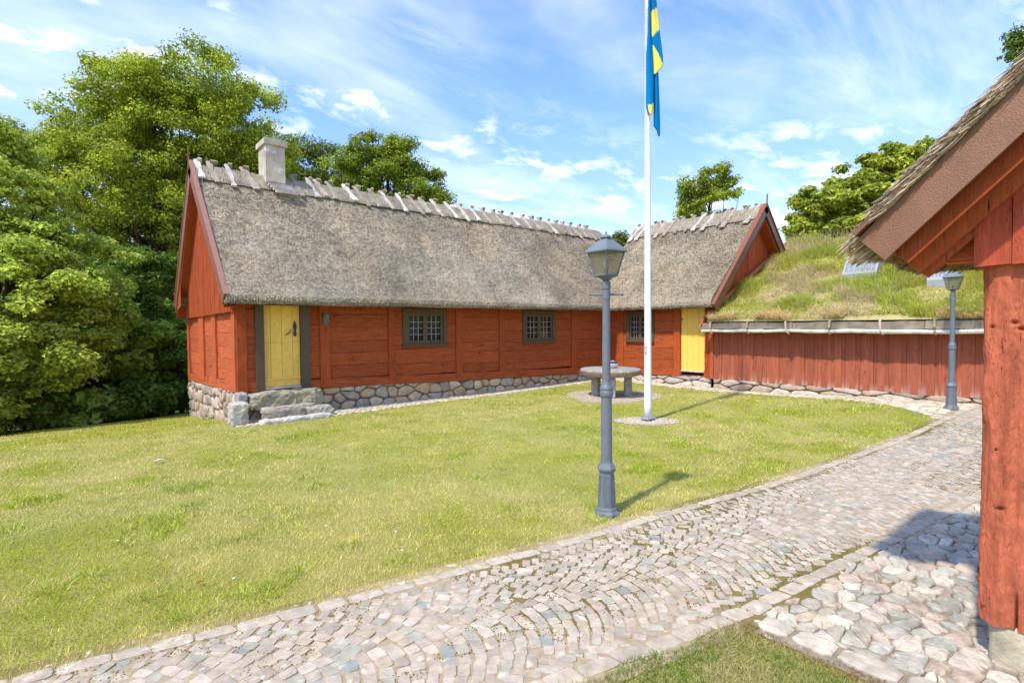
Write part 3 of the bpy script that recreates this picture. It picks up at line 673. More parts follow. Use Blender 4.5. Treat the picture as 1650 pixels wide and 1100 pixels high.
def slope_board(mb, F, uA, zA, uB, zB, w_up, w_dn, n0, n1, col):
    d = np.array([uB - uA, zB - zA]); d /= np.linalg.norm(d); nn = np.array([-d[1], d[0]]); nn = nn if nn[1] > 0 else -nn
    A, B = np.array([uA, zA]), np.array([uB, zB]); poly = [A - nn * w_dn, B - nn * w_dn, B + nn * w_up, A + nn * w_up]
    mb.prism([tuple(q) for q in poly], n0, n1, F, col)

# ------------------------------------------------------------------ long farmhouse
def G_long(a, c, z): return (a, c, z)
def G_wing(a, c, z): return (c, a, z)
H = thing('farmhouse', 'long red timber farmhouse with thatched roof, plaster chimney and fieldstone base', 'house', (2.73, 12.0, 0.0))
zbl = lambda u: float(np.interp(u, [2.6, 4.5, 13, 14.6], [0.57, 0.52, 0.29, 0.25]))
X = lambda px, y=560: float(ony(px, y, 12.0)[0])
ops = [(3.20, 4.08, 0.0, 2.45), (6.60, 7.82, 1.44, 2.30), (10.65, 11.92, 1.42, 2.30)]
posts = [(2.72, X(397), 0.045, -0.02), (X(515), X(531), 0.05, 0.02), (X(626), X(635.6), 0.04, 0.12), (X(734), X(744), 0.045, 0.12), (X(804), X(812), 0.04, 0.2), (X(920), X(928), 0.045, 0.1)]
timber_wall(F_long, 2.73, 14.5, zbl, 2.62, posts, ops, H, RED, 5)
window(F_long, 6.55, 7.87, 1.40, 2.36, H); window(F_long, 10.60, 11.97, 1.38, 2.36, H)
def door_long():
    mb = MB()
    for a, b in ((3.08, 3.25), (4.02, 4.21)): mb.box(a, b, -0.12, 0.06, 0.53, 2.46, jit(GREYBROWN, .05), F_long)
    mb.box(3.25, 4.02, -0.12, 0.05, 2.385, 2.46, GREYBROWN, F_long); mb.box(3.25, 4.02, -0.12, 0.04, 0.50, 0.585, GREYBROWN * 1.3, F_long)
    fr = mb.build('door_frame', MT['plain'], H)
    mb = MB(); us = [3.255, 3.40, 3.63, 3.86, 4.015]
    for i, (a, b) in enumerate(zip(us[:-1], us[1:])):
        mb.box(a + .003, b - .003, -0.08, -0.035 + 0.004 * (i % 2), 0.80, 1.575, jit(YEL, .05), F_long); mb.box(a + .003, b - .003, -0.08, -0.035 + 0.004 * (i % 2), 1.579, 2.38, jit(YEL, .05), F_long)
    mb.box(3.26, 4.01, -0.08, -0.02, 0.63, 0.795, YEL * 0.97, F_long); mb.box(3.26, 4.01, -0.03, 0.01, 0.79, 0.815, YEL * 1.05, F_long)
    d = mb.build('door', MT['plain'], H)
    mb = MB(); mb.box(3.26, 4.01, -0.09, 0.03, 0.59, 0.622, (0.55, 0.5, 0.46), F_long); mb.build('threshold', MT['grey_wood'], H)
    mb = MB(); mb.prism([(3.885, 1.72), (3.93, 1.70), (3.95, 1.76), (3.935, 1.84), (3.955, 1.92), (3.935, 2.0), (3.91, 2.06), (3.885, 2.0), (3.868, 1.92), (3.888, 1.84), (3.868, 1.77)], -0.034, -0.022, F_long, (0.03, 0.03, 0.035))
    mb.build('lock_plate', MT['iron'], d)
    mb = MB(); mb.tube([F_long(3.72, -0.03, 1.74), F_long(3.73, 0.02, 1.76), F_long(3.79, 0.025, 1.80), F_long(3.80, 0.03, 1.85), F_long(3.84, 0.02, 1.87)], [.012, .01, .014, .009, .008], (0.03, 0.03, 0.035), 6)
    mb.build('handle', MT['iron'], d)
door_long()
# gable side (faces the trees)
zbg = lambda u: float(np.interp(u, [12, 17.4], [0.57, 0.44]))
Yg = lambda px: float(onx(px, 560, 2.73)[1])
timber_wall(F_gab, 12.0, 17.4, zbg, 2.4, [(12.0, 12.24, 0.04, 0.0), (Yg(350.5), Yg(344), 0.04, 0.1), (Yg(331), Yg(324), 0.05, 0.1), (17.15, 17.4, 0.05, -0.02)], [], H, REDL, 8)
roofl = lambda u: 5.46 - abs(u - 14.7) * (1.03 if u < 14.7 else 1.17)
gable_boards(F_gab, 11.98, 17.45, lambda u: 2.24 - 0.012 * (u - 12), lambda u: roofl(u), 0.075, REDL, H, 0.11, 3)
foundation(F_gab, 12.0, 17.42, lambda u: float(hz(2.6, u)) - .1, zbg, H, 0.36, 0.30, 0.07, 4, [(0.42, 0.30, 0.22), (0.36, 0.28, 0.22), (0.46, 0.36, 0.27), (0.30, 0.26, 0.23)])
foundation(F_long, 2.73, 14.5, lambda u: float(hz(u, 12)) - .08, zbl, H, 0.36, 0.24, 0.06, 6)
mb = MB(); mb.box(2.9, 14.4, 12.2, 17.3, 0.2, 2.6, RED * .8); mb.box(14.3, 17.1, 12.2, 17.3, 0.2, 2.6, RED * .8); mb.build('rear_wall', MT['woodH'], H)
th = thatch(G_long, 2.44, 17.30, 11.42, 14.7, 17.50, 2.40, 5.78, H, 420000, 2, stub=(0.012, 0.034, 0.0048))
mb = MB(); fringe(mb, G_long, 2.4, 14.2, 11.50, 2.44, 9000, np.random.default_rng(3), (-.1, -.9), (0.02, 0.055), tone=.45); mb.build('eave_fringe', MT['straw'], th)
ridge_cover(G_long, 2.45, 17.3, 14.7, 5.80, th, 4)
random.seed(21)
tops = [(318, 252), (341, 254), (367, 255), (393, 255), (472, 273), (497, 284), (510, 283), (530, 290), (557, 297), (574, 299), (597, 302), (617, 306), (641, 310), (661, 314), (678, 318), (698, 322)]
tops += [(650 + a / 3.79, 280 + b / 3.79) for a, b in ((105, 150), (185, 165), (262, 155), (340, 165), (410, 180), (480, 190), (545, 197), (595, 205), (655, 215), (725, 228), (780, 232), (830, 235), (880, 245), (930, 245), (970, 250), (1015, 258), (1070, 265), (1115, 272))]
for i, (px, py) in enumerate(tops):
    a = float(ony(px, py, 14.7)[0])
    if 3.75 < a < 4.75: continue
    spar_pair(G_long, a, 14.7, 5.86, th, random.uniform(0.62, 0.85), random.uniform(0.5, 0.7), 0.10, white=(i in (0, 2)))
mb = MB()          # bargeboards of the west gable
for s_ in (-1, 1):
    slope_board(mb, F_gab, 14.7, 5.84, 14.7 + s_ * (3.22 if s_ < 0 else 2.74), 2.55, 0.03, 0.26, 0.29, 0.325, jit(BARGE * 1.15, .04))
mb.build('bargeboard', MT['barge'], H)
mb = MB()
for s_ in (-1, 1): slope_board(mb, F_gab, 14.7, 5.94, 14.7 + s_ * (3.30 if s_ < 0 else 2.80), 2.57, 0.0, 0.03, 0.25, 0.345, np.array((0.30, 0.145, 0.11)))
slope_board(mb, F_gab, 14.68, 5.7, 14.72, 6.2, 0.02, 0.02, 0.325, 0.35, BARGE)
mb.build('verge_board', MT['plain'], H)
mb = MB()
for s_ in (-1, 1): slope_board(mb, F_gab, 14.7, 5.42, 14.7 + s_ * (2.98 if s_ < 0 else 2.66), 2.34 if s_ < 0 else 2.22, 0.0, 0.03, 0.02, 0.288, RED * 0.9)
mb.prism([(16.6, 2.50), (17.46, 2.33), (17.46, 2.62), (16.6, 3.55)], .2905, .299, F_gab, RED)
mb.build('soffit', MT['woodV'], H)
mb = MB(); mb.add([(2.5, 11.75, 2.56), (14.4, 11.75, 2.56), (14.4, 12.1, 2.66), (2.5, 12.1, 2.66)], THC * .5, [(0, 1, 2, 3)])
for x in (3.0, 4.55, 6.2, 8.15, 9.9, 12.2, 13.4): mb.box(x, x + .14, 11.7, 12.1, 2.46, 2.56, RED)
mb.build('rafter_ends', MT['woodH'], H)
# chimney
ch = MB()
def chim(mb, x0, x1, y0, y1, z0, z1, col, k=10):
    for (P) in ((x0, y0, x1, y0), (x0, y1, x0, y0), (x1, y0, x1, y1), (x1, y1, x0, y1)):
        s_ = np.linspace(0, 1, k); zs = np.linspace(z0, z1, k * 2); A, Z = np.meshgrid(s_, zs, indexing='ij'); x = P[0] + (P[2] - P[0]) * A; y = P[1] + (P[3] - P[1]) * A
        q = np.stack([x, y, Z], -1); cc = (0.72 + 0.56 * fbm(q.reshape(-1, 3) * 2.2, 4))[:, None] * np.asarray(col)[None]; mb.grid(q, cc)
    mb.add([(x0, y0, z1), (x1, y0, z1), (x1, y1, z1), (x0, y1, z1)], col, [(0, 1, 2, 3)]); mb.add([(x0, y0, z0), (x1, y0, z0), (x1, y1, z0), (x0, y1, z0)], col, [(3, 2, 1, 0)])
cx0, cx1 = float(ony(428, 250, 14.35)[0]), float(ony(459, 250, 14.35)[0])
chim(ch, cx0, cx1, 14.35, 14.98, 5.2, 6.58, (0.50, 0.42, 0.33))
chm = ch.build('chimney', MT['plaster'], H)
ch = MB(); chim(ch, cx0 - .05, cx1 + .05, 14.30, 15.03, 6.56, 6.70, (0.46, 0.40, 0.31), 6); chim(ch, cx0 - .02, cx1 + .02, 14.33, 15.0, 6.70, 6.73, (0.40, 0.35, 0.28), 6); ch.build('chimney_cap', MT['plaster'], chm)
ch = MB()
for i in range(4):
    yy = 14.28 - i * 0.10; ch.box(cx0 + .02 + .03 * i, cx1 + .10 + .03 * i, yy - .085, yy, 5.50 - i * .075, 5.56 - i * .075, jit((0.44, 0.39, 0.33), .15))
ch.box(cx0, cx1 + .02, 14.30, 14.36, 5.57, 5.62, (0.3, 0.24, 0.16))
ch.build('chimney_boards', MT['grey_wood'], chm)

# ------------------------------------------------------------------ wing
Wg = thing('wing_house', 'smaller red thatched wing with one window, between the long farmhouse and turf barn', 'house', (14.54, 8.1, 0.1))
zbw = lambda u: float(np.interp(u, [8.1, 12], [0.33, 0.24]))
Yw = lambda px: float(onx(px, 560, 14.54)[1])
timber_wall(F_wing, 8.12, 11.98, zbw, 2.62, [(8.10, Yw(1138), 0.05, -0.02), (Yw(1096.5), Yw(1087), 0.045, 0.0), (Yw(1005), Yw(1000), 0.03, 0.1)], [(Yw(1135), Yw(1097.5), 0, 2.4), (10.15, 11.05, 1.40, 2.3)], Wg, RED, 9)
window(F_wing, 10.05, 11.14, 1.34, 2.34, Wg)
mb = MB(); d0, d1 = Yw(1135.5), Yw(1097.5); k = 4
for i in range(k):
    a, b = d0 + (d1 - d0) * i / k, d0 + (d1 - d0) * (i + 1) / k; mb.box(a + .003, b - .003, -0.07, -0.02 + .004 * (i % 2), 0.50, 2.38, jit(YEL, .05), F_wing)
dw = mb.build('door', MT['plain'], Wg); mb = MB(); mb.box(d1 - .05, d1 - .02, -.02, -.008, 2.02, 2.09, (0.02, 0.02, 0.02), F_wing); mb.build('keyhole', MT['iron'], dw)
mb = MB(); mb.box(d0, d1, -.1, .02, .45, .50, (0.5, 0.45, 0.38), F_wing); mb.build('threshold', MT['grey_wood'], Wg)
foundation(F_wing, 8.1, 11.98, lambda u: float(hz(14.4, u)) - .05, zbw, Wg, 0.55, 0.24, 0.05, 12, [(0.46, 0.38, 0.30), (0.40, 0.34, 0.28), (0.50, 0.42, 0.34)])
tw = thatch(G_wing, 7.78, 12.80, 13.96, 17.24, 20.5, 2.40, 5.60, Wg, 165000, 5, stub=(0.012, 0.034, 0.005), tone=0.94)
mb = MB(); fringe(mb, G_wing, 7.8, 11.8, 14.04, 2.44, 3500, np.random.default_rng(5), (-.1, -.9), (0.02, 0.055), 0.006, .45); mb.build('eave_fringe', MT['straw'], tw)
ridge_cover(G_wing, 7.78, 12.8, 17.24, 5.62, tw, 6)
random.seed(5)
for i in range(13):
    spar_pair(G_wing, 7.95 + i * 0.385 + random.uniform(-.07, .07), 17.24, 5.66, tw, random.uniform(.72, .92), random.uniform(.5, .7), 0.12)
gable_boards(F_wgab, 14.56, 20.0, lambda u: 1.9, lambda u: 5.28 - abs(u - 17.24) * 1.0, 0.03, np.array((0.44, 0.085, 0.02)), Wg, 0.24, 13, False)
mb = MB(); mb.box(14.9, 19.9, 8.25, 12.9, 0.2, 2.5, RED * .8); mb.build('rear_wall', MT['woodH'], Wg)
mb = MB()
for s_ in (-1, 1): slope_board(mb, F_wgab, 17.24, 5.66, 17.24 + s_ * 3.2, 2.44, 0.03, 0.21, 0.36, 0.40, jit(BARGE, .05))
mb.build('bargeboard', MT['barge'], Wg)
mb = MB()
for s_ in (-1, 1): slope_board(mb, F_wgab, 17.24, 5.74, 17.24 + s_ * 3.27, 2.46, 0.0, 0.03, 0.27, 0.43, BARGE * 1.1)
slope_board(mb, F_wgab, 17.22, 5.6, 17.25, 6.02, .02, .02, .40, .43, BARGE)
mb.build('verge_board', MT['plain'], Wg)
mb = MB()
for s_ in (-1, 1): slope_board(mb, F_wgab, 17.24, 5.24, 17.24 + s_ * 2.98, 2.30, 0.0, 0.03, 0.04, 0.36, RED)
mb.build('soffit', MT['woodV'], Wg)

# ------------------------------------------------------------------ turf-roofed barn
B = thing('turf_barn', 'low barn with reddish brown board wall under a grass covered turf roof', 'barn', (14.5, 3.0, 0.1))
def F_barn(u, n, z): return (14.50 - n, u, z)
random.seed(31); mb = MB(); u = 8.02; cb = []
while u > -3.0:
    w = random.uniform(0.27, 0.34); v = u - w; zb_ = 0.30 + random.uniform(-.015, .015); off = random.uniform(0.0, 0.014)
    c = jit(BARN, .16); k = 10; V = []; CC = []
    for t_ in np.linspace(0, 1, k):
        z = zb_ + (1.80 - zb_) * t_; worn = max(0, 1 - (z - zb_) / random.uniform(0.12, 0.3)) ** 1.3
        cc = c * (1 - .7 * worn) + np.array((0.45, 0.30, 0.24)) * .7 * worn
        for uu, n_ in ((v + .003, -0.02), (v + .003, off), (u - .003, off), (u - .003, -0.02)): V.append(F_barn(uu, n_, z)); CC.append(cc)
    mb.add(V, CC, [(i * 4 + a, i * 4 + (a + 1) % 4, (i + 1) * 4 + (a + 1) % 4, (i + 1) * 4 + a) for i in range(k - 1) for a in range(4)], None, [[3, 2, 1, 0]])
    mb.box(u - w * .5 - .075, u - w * .5 + .065, off - .005, off + .010, zb_ - .006, 1.8, jit(BARN, .10), F_barn)
    if random.random() < 0.3: mb.box(u - .02, u + .02, off - .005, off + .018, zb_ - .005, 1.8, jit(BARN, .12), F_barn)
    u = v
mb.build('board_wall', MT['woodV'], B)
mb = MB(); mb.box(7.98, 8.08, -.05, .05, 0.30, 1.82, jit(REDL), F_barn); mb.build('post', MT['woodV'], B)
foundation(lambda u, n, z: (14.5 - n, u, z), -3.0, 8.0, lambda u: float(hz(14.4, u)) - .05, lambda u: 0.31, B, 0.62, 0.22, 0.05, 33, [(0.42, 0.31, 0.22), (0.46, 0.36, 0.27), (0.36, 0.27, 0.20), (0.50, 0.42, 0.33)])
mb = MB(); mb.box(14.56, 24.4, -3.1, 8.0, 0.45, 1.9, BARN); mb.prism([(14.4, 1.85), (24.6, 1.85), (19.7, 4.35)], -8.02, 3.1, lambda u, n, z: (u, -n, z), BARN); mb.build('rear_wall', MT['woodH'], B)
def turf_z(x, y):
    q = np.stack([np.asarray(x, float).ravel() * 1.0, np.asarray(y, float).ravel(), np.zeros(np.size(x))], 1)
    b = (fbm(q * 0.8 + 5, 3) - 0.5) * 0.22 + (fbm(q * 2.6 + 8, 3) - .5) * 0.16
    base = 2.06 + (5.0 / 10.2) * (5.5 - np.abs(np.asarray(x, float) - 19.7)) + 0.09 * np.exp(-((np.asarray(x) - 14.5) / .35) ** 2)
    return base + b.reshape(np.shape(x))
xs = np.arange(14.06, 25.3, 0.12); ys = np.arange(-3.2, 8.05, 0.12); gx, gy = np.meshgrid(xs, ys, indexing='ij'); gz = turf_z(gx, gy); gz[0] = 1.96
mb = MB(); q = np.stack([gx, gy, gz], -1); cc = (np.array((0.36, 0.30, 0.13))[None] * (0.6 + .8 * fbm(q.reshape(-1, 3) * 2, 3))[:, None])
mb.grid(q, cc); turf = mb.build('turf', MT['gravel'], B, smooth=True)
def blades(mb, base, h, w, lean_dir, lean, col, rng, taper=0.1, droop=0.3):
    n = len(base); th = rng.uniform(0, 2 * PI, n); sd = np.stack([np.cos(th), np.sin(th), np.zeros(n)], 1) * w[:, None]
    d = np.stack([np.cos(lean_dir) * lean, np.sin(lean_dir) * lean, np.ones(n)], 1)
    mid = base + d * (h * .55)[:, None]; d2 = d.copy(); d2[:, :2] *= 2.2; d2[:, 2] *= (1 - droop * lean); tip = mid + d2 * (h * .45)[:, None]
    V = np.stack([base - sd, base + sd, mid + sd * .7, mid - sd * .7, tip], 1).reshape(-1, 3)
    k = np.arange(n) * 5; mb.add(V, np.repeat(col, 5, 0), np.stack([k, k + 1, k + 2, k + 3], 1), np.stack([k + 3, k + 2, k + 4], 1))
rng = np.random.default_rng(77); n = 210000
bx = 14.12 + (rng.random(n) ** 1.15) * 6.4; by = rng.uniform(-3.0, 7.95, n); 
vis = by > bx * 0.0 + (-3.0); bx, by = bx[vis], by[vis]; n = len(bx)
bz = turf_z(bx, by) - .02
pt = np.stack([bx, by, np.zeros(n)], 1); tuft = fbm(pt * 1.7 + 4, 3); dry = fbm(pt * 0.9 + 40, 4) + 0.10 * np.exp(-(bx - 14.1) / .5) + .12 * (rng.random(n) - .5)
isdry = ss(dry, 0.52, 0.63); hh = (0.06 + 0.20 * ss(tuft, .38, .68)) * rng.uniform(.6, 1.3, n) * (1 - .25 * isdry)
green = np.array((0.42, 0.52, 0.07))[None] * rng.uniform(.6, 1.4, n)[:, None] * np.stack([1 + .35 * fbm(pt * .7 + 70, 2), np.ones(n), np.ones(n)], 1); straw = np.array((0.70, 0.58, 0.34))[None] * rng.uniform(.6, 1.35, n)[:, None]
pick = (rng.random(n) < (0.12 + .75 * isdry))[:, None]; colr = np.where(pick, straw, green)
ld = PI + fbm(pt * 1.1 + 20, 2) * 5 - 2.5 + rng.normal(0, 1.1, n)
mb = MB(); blades(mb, np.stack([bx, by, bz], 1), hh, rng.uniform(.004, .010, n), ld, np.abs(rng.normal(.45, .35, n)), colr, rng)
# dry thatch of old grass hanging over the eave plank
m_ = 16000; yy = rng.uniform(-3, 7.9, m_); cl_ = fbm(np.stack([yy * 1.3, np.zeros(m_), np.zeros(m_)], 1) + 3, 3); kp = cl_ > 0.54; yy = yy[kp]; m_ = len(yy); xx = 14.1 + np.abs(rng.normal(0, .13, m_))
blades(mb, np.stack([xx, yy, turf_z(xx, yy) - .01], 1), rng.uniform(.08, .2, m_), rng.uniform(.004, .008, m_), PI + rng.normal(0, .5, m_), rng.uniform(.5, 1.8, m_), np.array((0.95, 0.80, 0.50))[None] * rng.uniform(.6, 1.4, m_)[:, None], rng, droop=.6)
tg = mb.build('roof_grass', MT['grass'], B); tag(tg, kind='stuff')
# flowering stalk heads along the ridge
mb = MB(); n = 1500; bx = rng.uniform(18.2, 19.9, n); by = rng.uniform(2, 7.9, n); blades(mb, np.stack([bx, by, turf_z(bx, by)], 1), rng.uniform(.25, .5, n), rng.uniform(.004, .007, n), rng.uniform(0, 6.3, n), rng.uniform(.05, .4, n), np.array((0.45, 0.34, 0.18))[None] * rng.uniform(.7, 1.3, n)[:, None], rng)
tag(mb.build('seed_stalks', MT['grass'], B), kind='stuff')
mb = MB(); random.seed(4)
y = 8.1
while y > -3:
    l_ = random.uniform(2.2, 3.4); e = y - l_; V = []
    rbar(mb, lambda u, n, z: (14.12 - n, u, z), e + .01, y, -0.03, 0.05, 1.755, 1.925, jit((0.27, 0.235, 0.18), .12), 'u', .3, .012); y = e
mb.build('eave_plank', MT['grey_wood'], B)
y = 8.12
while y > -3:
    l_ = random.uniform(1.5, 2.4); mb = MB(); pts = [(14.07 + random.uniform(-.01, .01), y - l_ * t_, 1.70 + random.uniform(-.012, .012)) for t_ in np.linspace(0, 1, 7)]
    mb.tube(pts, [random.uniform(.036, .052) for _ in range(7)], jit((0.60, 0.55, 0.47), .1), 8); mb.build('birch_pole', MT['grey_wood'], B); y -= l_ + .0
for px in (1146, 1205, 1268, 1337, 1420, 1507):
    q = onx(px, 525, 14.05); mb = MB(); yy = q[1]; j = random.uniform(-.05, .05)
    mb.tube([(14.16, yy + j, 2.0), (14.03, yy + j * .7, 1.93), (14.0, yy + j * .3, 1.80), (14.0, yy, 1.70), (14.03, yy - j, 1.64), (14.1, yy - j, 1.63)], [.022, .026, .024, .022, .02, .014], jit((0.42, 0.34, 0.26), .2), 7)
    mb.build('pole_hook', MT['grey_wood'], B)
mb = MB()      # boards where the turf meets the wing's gable, and the plank end
mb.prism([(14.15, 2.12), (19.6, 4.72), (19.6, 4.86), (14.15, 2.26)], -7.98, -7.94, lambda u, n, z: (u, -n, z), np.array((0.50, 0.17, 0.08)))
mb.prism([(13.98, 1.80), (14.2, 1.86), (14.5, 2.2), (14.42, 2.32)], -8.16, -8.12, lambda u, n, z: (u, -n, z), np.array((0.40, 0.12, 0.07)))
mb.build('verge_board', MT['plain'], B)
def skylight(cx, cy, w, l):
    """low white roof light with a raised metal frame"""
    s_ = 5.0 / 10.2; z0 = 2.06 + s_ * (cx - 14.2) + .24; F = lambda u, n, z: (cx + u * .85, cy + z, z0 + u * (s_ + .55) + n); mb = MB()
    for a in (((-l / 2, -l / 2 + .06), (-w / 2, w / 2)), ((l / 2 - .06, l / 2), (-w / 2, w / 2)), ((-l / 2 + .06, l / 2 - .06), (-w / 2, -w / 2 + .06)), ((-l / 2 + .06, l / 2 - .06), (w / 2 - .06, w / 2))):
        mb.box(a[0][0], a[0][1], -.22, .10, a[1][0], a[1][1], (0.30, 0.31, 0.31), F)
    for i in range(1, 6): zz_ = -w / 2 + w * i / 6; mb.box(-l / 2 + .06, l / 2 - .06, .06, .095, zz_ - .010, zz_ + .010, (0.36, 0.38, 0.39), F)
    s = mb.build('skylight', MT['white'], B); mb = MB(); mb.box(-l / 2 + .05, l / 2 - .05, .045, .06, -w / 2 + .05, w / 2 - .05, (.5, .5, .5), F); mb.build('glass', MT['skyglass'], s)
for px, py, w in ((1388, 434, 0.80), (1514, 443, 0.4)):
    q = ray(px, py); s_ = 5.0 / 10.2      # intersect with the turf plane
    k_ = (2.06 + .2 - s_ * 14.2 - HCAM) / (q[2] - s_ * q[0]); P = q * k_; skylight(P[0], P[1], w, 0.50)

# ------------------------------------------------------------------ near house at the right edge
NH = thing('near_house', 'red timber house corner with brown bargeboard and thatched eave close at the right edge', 'house', (3.87, 0.5, 0.0))
def near_post():
    mb = MB(); res = 0.008
    zs = np.arange(0.0, 1.92, res); 
    # front face (towards -X) and side face (+Y) as one wrapped sheet
    w = 0.62; us = np.arange(-0.30, w, res)
    A, Z = np.meshgrid(us, zs, indexing='ij'); a = A.ravel(); z = Z.ravel()
    x = np.where(a < 0, -a, 0.0); y = np.where(a < 0, 0.0, -a)
    nx = np.where(a < 0, 0.0, -1.0); ny = np.where(a < 0, 1.0, 0.0)
    corner = np.exp(-(a / 0.03) ** 2)
    q = np.stack([a, z, np.zeros_like(a)], 1)
    gr = fbm(q * [26, 1.1, 1] + 3, 4); cr = fbm(q * [15, 0.9, 1] + 50, 3); crack = ss(np.abs(cr - .5), 0.0, 0.03)
    crk = np.where(fbm(q * [3, 1.2, 1] + 9, 2) > .46, crack, 1)
    edge = fbm(np.stack([z * 5, z * 0, z * 0], 1) + 8, 4) - .45
    d = (gr - .5) * .020 - (1 - crk) * .022 + (fbm(q * [6, 4, 1], 3) - .5) * .012 + (fbm(q * [60, 22, 1], 2) - .5) * .012
    holes = [(0.045, 1.57, .009), (0.135, 1.59, .014), (0.16, 1.56, .012), (0.09, 0.62, .017), (0.07, 0.93, .006)]
    for hx, hz_, r_ in holes: g = np.exp(-(((a - hx) / r_) ** 2 + ((z - hz_) / (r_ * .8)) ** 2)); d -= g * .03
    X_ = 3.87 + x + nx * d + corner * .014 * 1 + corner * np.maximum(0, edge) * .03; Y_ = .555 + y + ny * d - corner * .010 - corner * np.maximum(0, edge) * .06
    zb_ = 0.245 + .05 * (fbm(np.stack([a * 14, a * 0, a * 0], 1), 3) - .5) - .12 * np.clip(a, 0, .3)
    Z_ = np.maximum(z, 0) * (2.235 - zb_) / 1.92 + zb_
    base = np.array((0.50, 0.13, 0.062)); c = base[None] * (0.55 + .9 * fbm(q * [30, 3, 1] + 77, 4))[:, None]
    dark = (1 - crk) * .6; c = c * (1 - dark)[:, None]
    P = np.stack([X_, Y_, Z_], 1).reshape(*A.shape, 3); mb.grid(P, c)
    mb.box(3.90, 4.15, 0.10, 0.50, 0.45, 2.2, RED)
    # bottom closing
    mb.add([(3.88, .54, .32), (4.16, .54, .32), (4.16, -.06, .25), (3.88, -.06, .25)], RED * .6, [(0, 1, 2, 3)])
    return mb.build('corner_post', MT['post'], NH)
near_post()
mb = MB(); random.seed(2); u = 0.585
for i, w in enumerate((0.155, 0.2, 0.22, .2, .22, .2, .2, .22, .2, .2, .22, .2, .2, .2, .2)):
    v = u - w; roof = lambda y: 3.40 - y if y > -2.3 else 3.40 + 4.6 + y
    poly = [(v + .002, 2.205 + .006 * (i % 2)), (u - .002, 2.2), (u - .002, roof(u)), (v + .002, roof(v))]
    mb.prism(poly, -.02, .045 + .008 * (i % 2), F_near, jit((0.46, 0.085, 0.04), .08)); u = v
mb.prism([(.575, 2.21), (-2.3, 2.21), (-2.3, 5.36), (.575, 2.50)], -.07, -.045, F_near, RED * .8)
mb.build('gable_boards', MT['post'], NH)
mb = MB()
u = -0.07
while u > -5: mb.box(u - .3, u - .004, -.1, .0 + random.uniform(-.01, .01), 0.3, 2.22, jit(REDL), F_near); u -= .3
mb.box(4.17, 4.70, 0.35, 0.48, 0.3, 2.25, RED); mb.box(4.2, 4.68, -5.1, .34, 0.3, 2.25, RED)
mb.build('timber_wall', MT['woodV'], NH)
mb = MB()
u = 0.60; random.seed(8); k = 0
while u > -5:
    w = random.uniform(.3, .5); rock(mb, (4.03, u - w / 2 - .09, .08), (.30, w, .38), 0, .06, 14, (0.44, 0.38, 0.28) if k else (0.46, 0.40, 0.27), k + 3, 6); u -= w; k += 1
x = 4.3
while x < 4.6: w = random.uniform(.2, .3); rock(mb, (x + w / 2, .42, .13), (w, .26, .36), 0, .06, 8, (0.42, 0.36, 0.29), x, 6); x += w
mb.build('stone_foundation', MT['stone'], NH, smooth=True)
BG = np.array((0.205, 0.086, 0.036))
mb = MB(); slope_board(mb, F_near, 1.055, 2.385, -2.30, 5.74, 0.0, 0.19, 0.30, 0.335, BG); mb.build('bargeboard', MT['barge'], NH)
mb = MB(); slope_board(mb, F_near, 1.075, 2.42, -2.30, 5.795, 0.0, 0.028, 0.20, 0.375, BG * .85); mb.build('verge_board', MT['barge'], NH)
mb = MB(); slope_board(mb, F_near, .90, 2.33, -2.30, 5.51, 0.0, 0.03, -0.1, 0.21, RED * .9)
slope_board(mb, F_near, .87, 2.24, -2.30, 5.36, .05, 0.08, 0.05, 0.10, REDL)
slope_board(mb, F_near, .83, 2.20, -2.30, 5.31, 0.012, 0.055, -.02, 0.037, REDL * .9)
slope_board(mb, F_near, .90, 2.30, -2.30, 5.50, 0.17, 0.10, 0.25, 0.262, RED * .75)
mb.build('rafter', MT['woodV'], NH)
mb = MB(); mb.prism([(.5, 2.245), (.74, 2.245), (.745, 2.26), (.78, 2.30), (.84, 2.30), (.87, 2.33), (.80, 2.395), (.5, 2.40)], -.25, -.06, F_near, jit((0.50, 0.11, 0.03))); mb.build('wall_plate', MT['woodH'], NH)
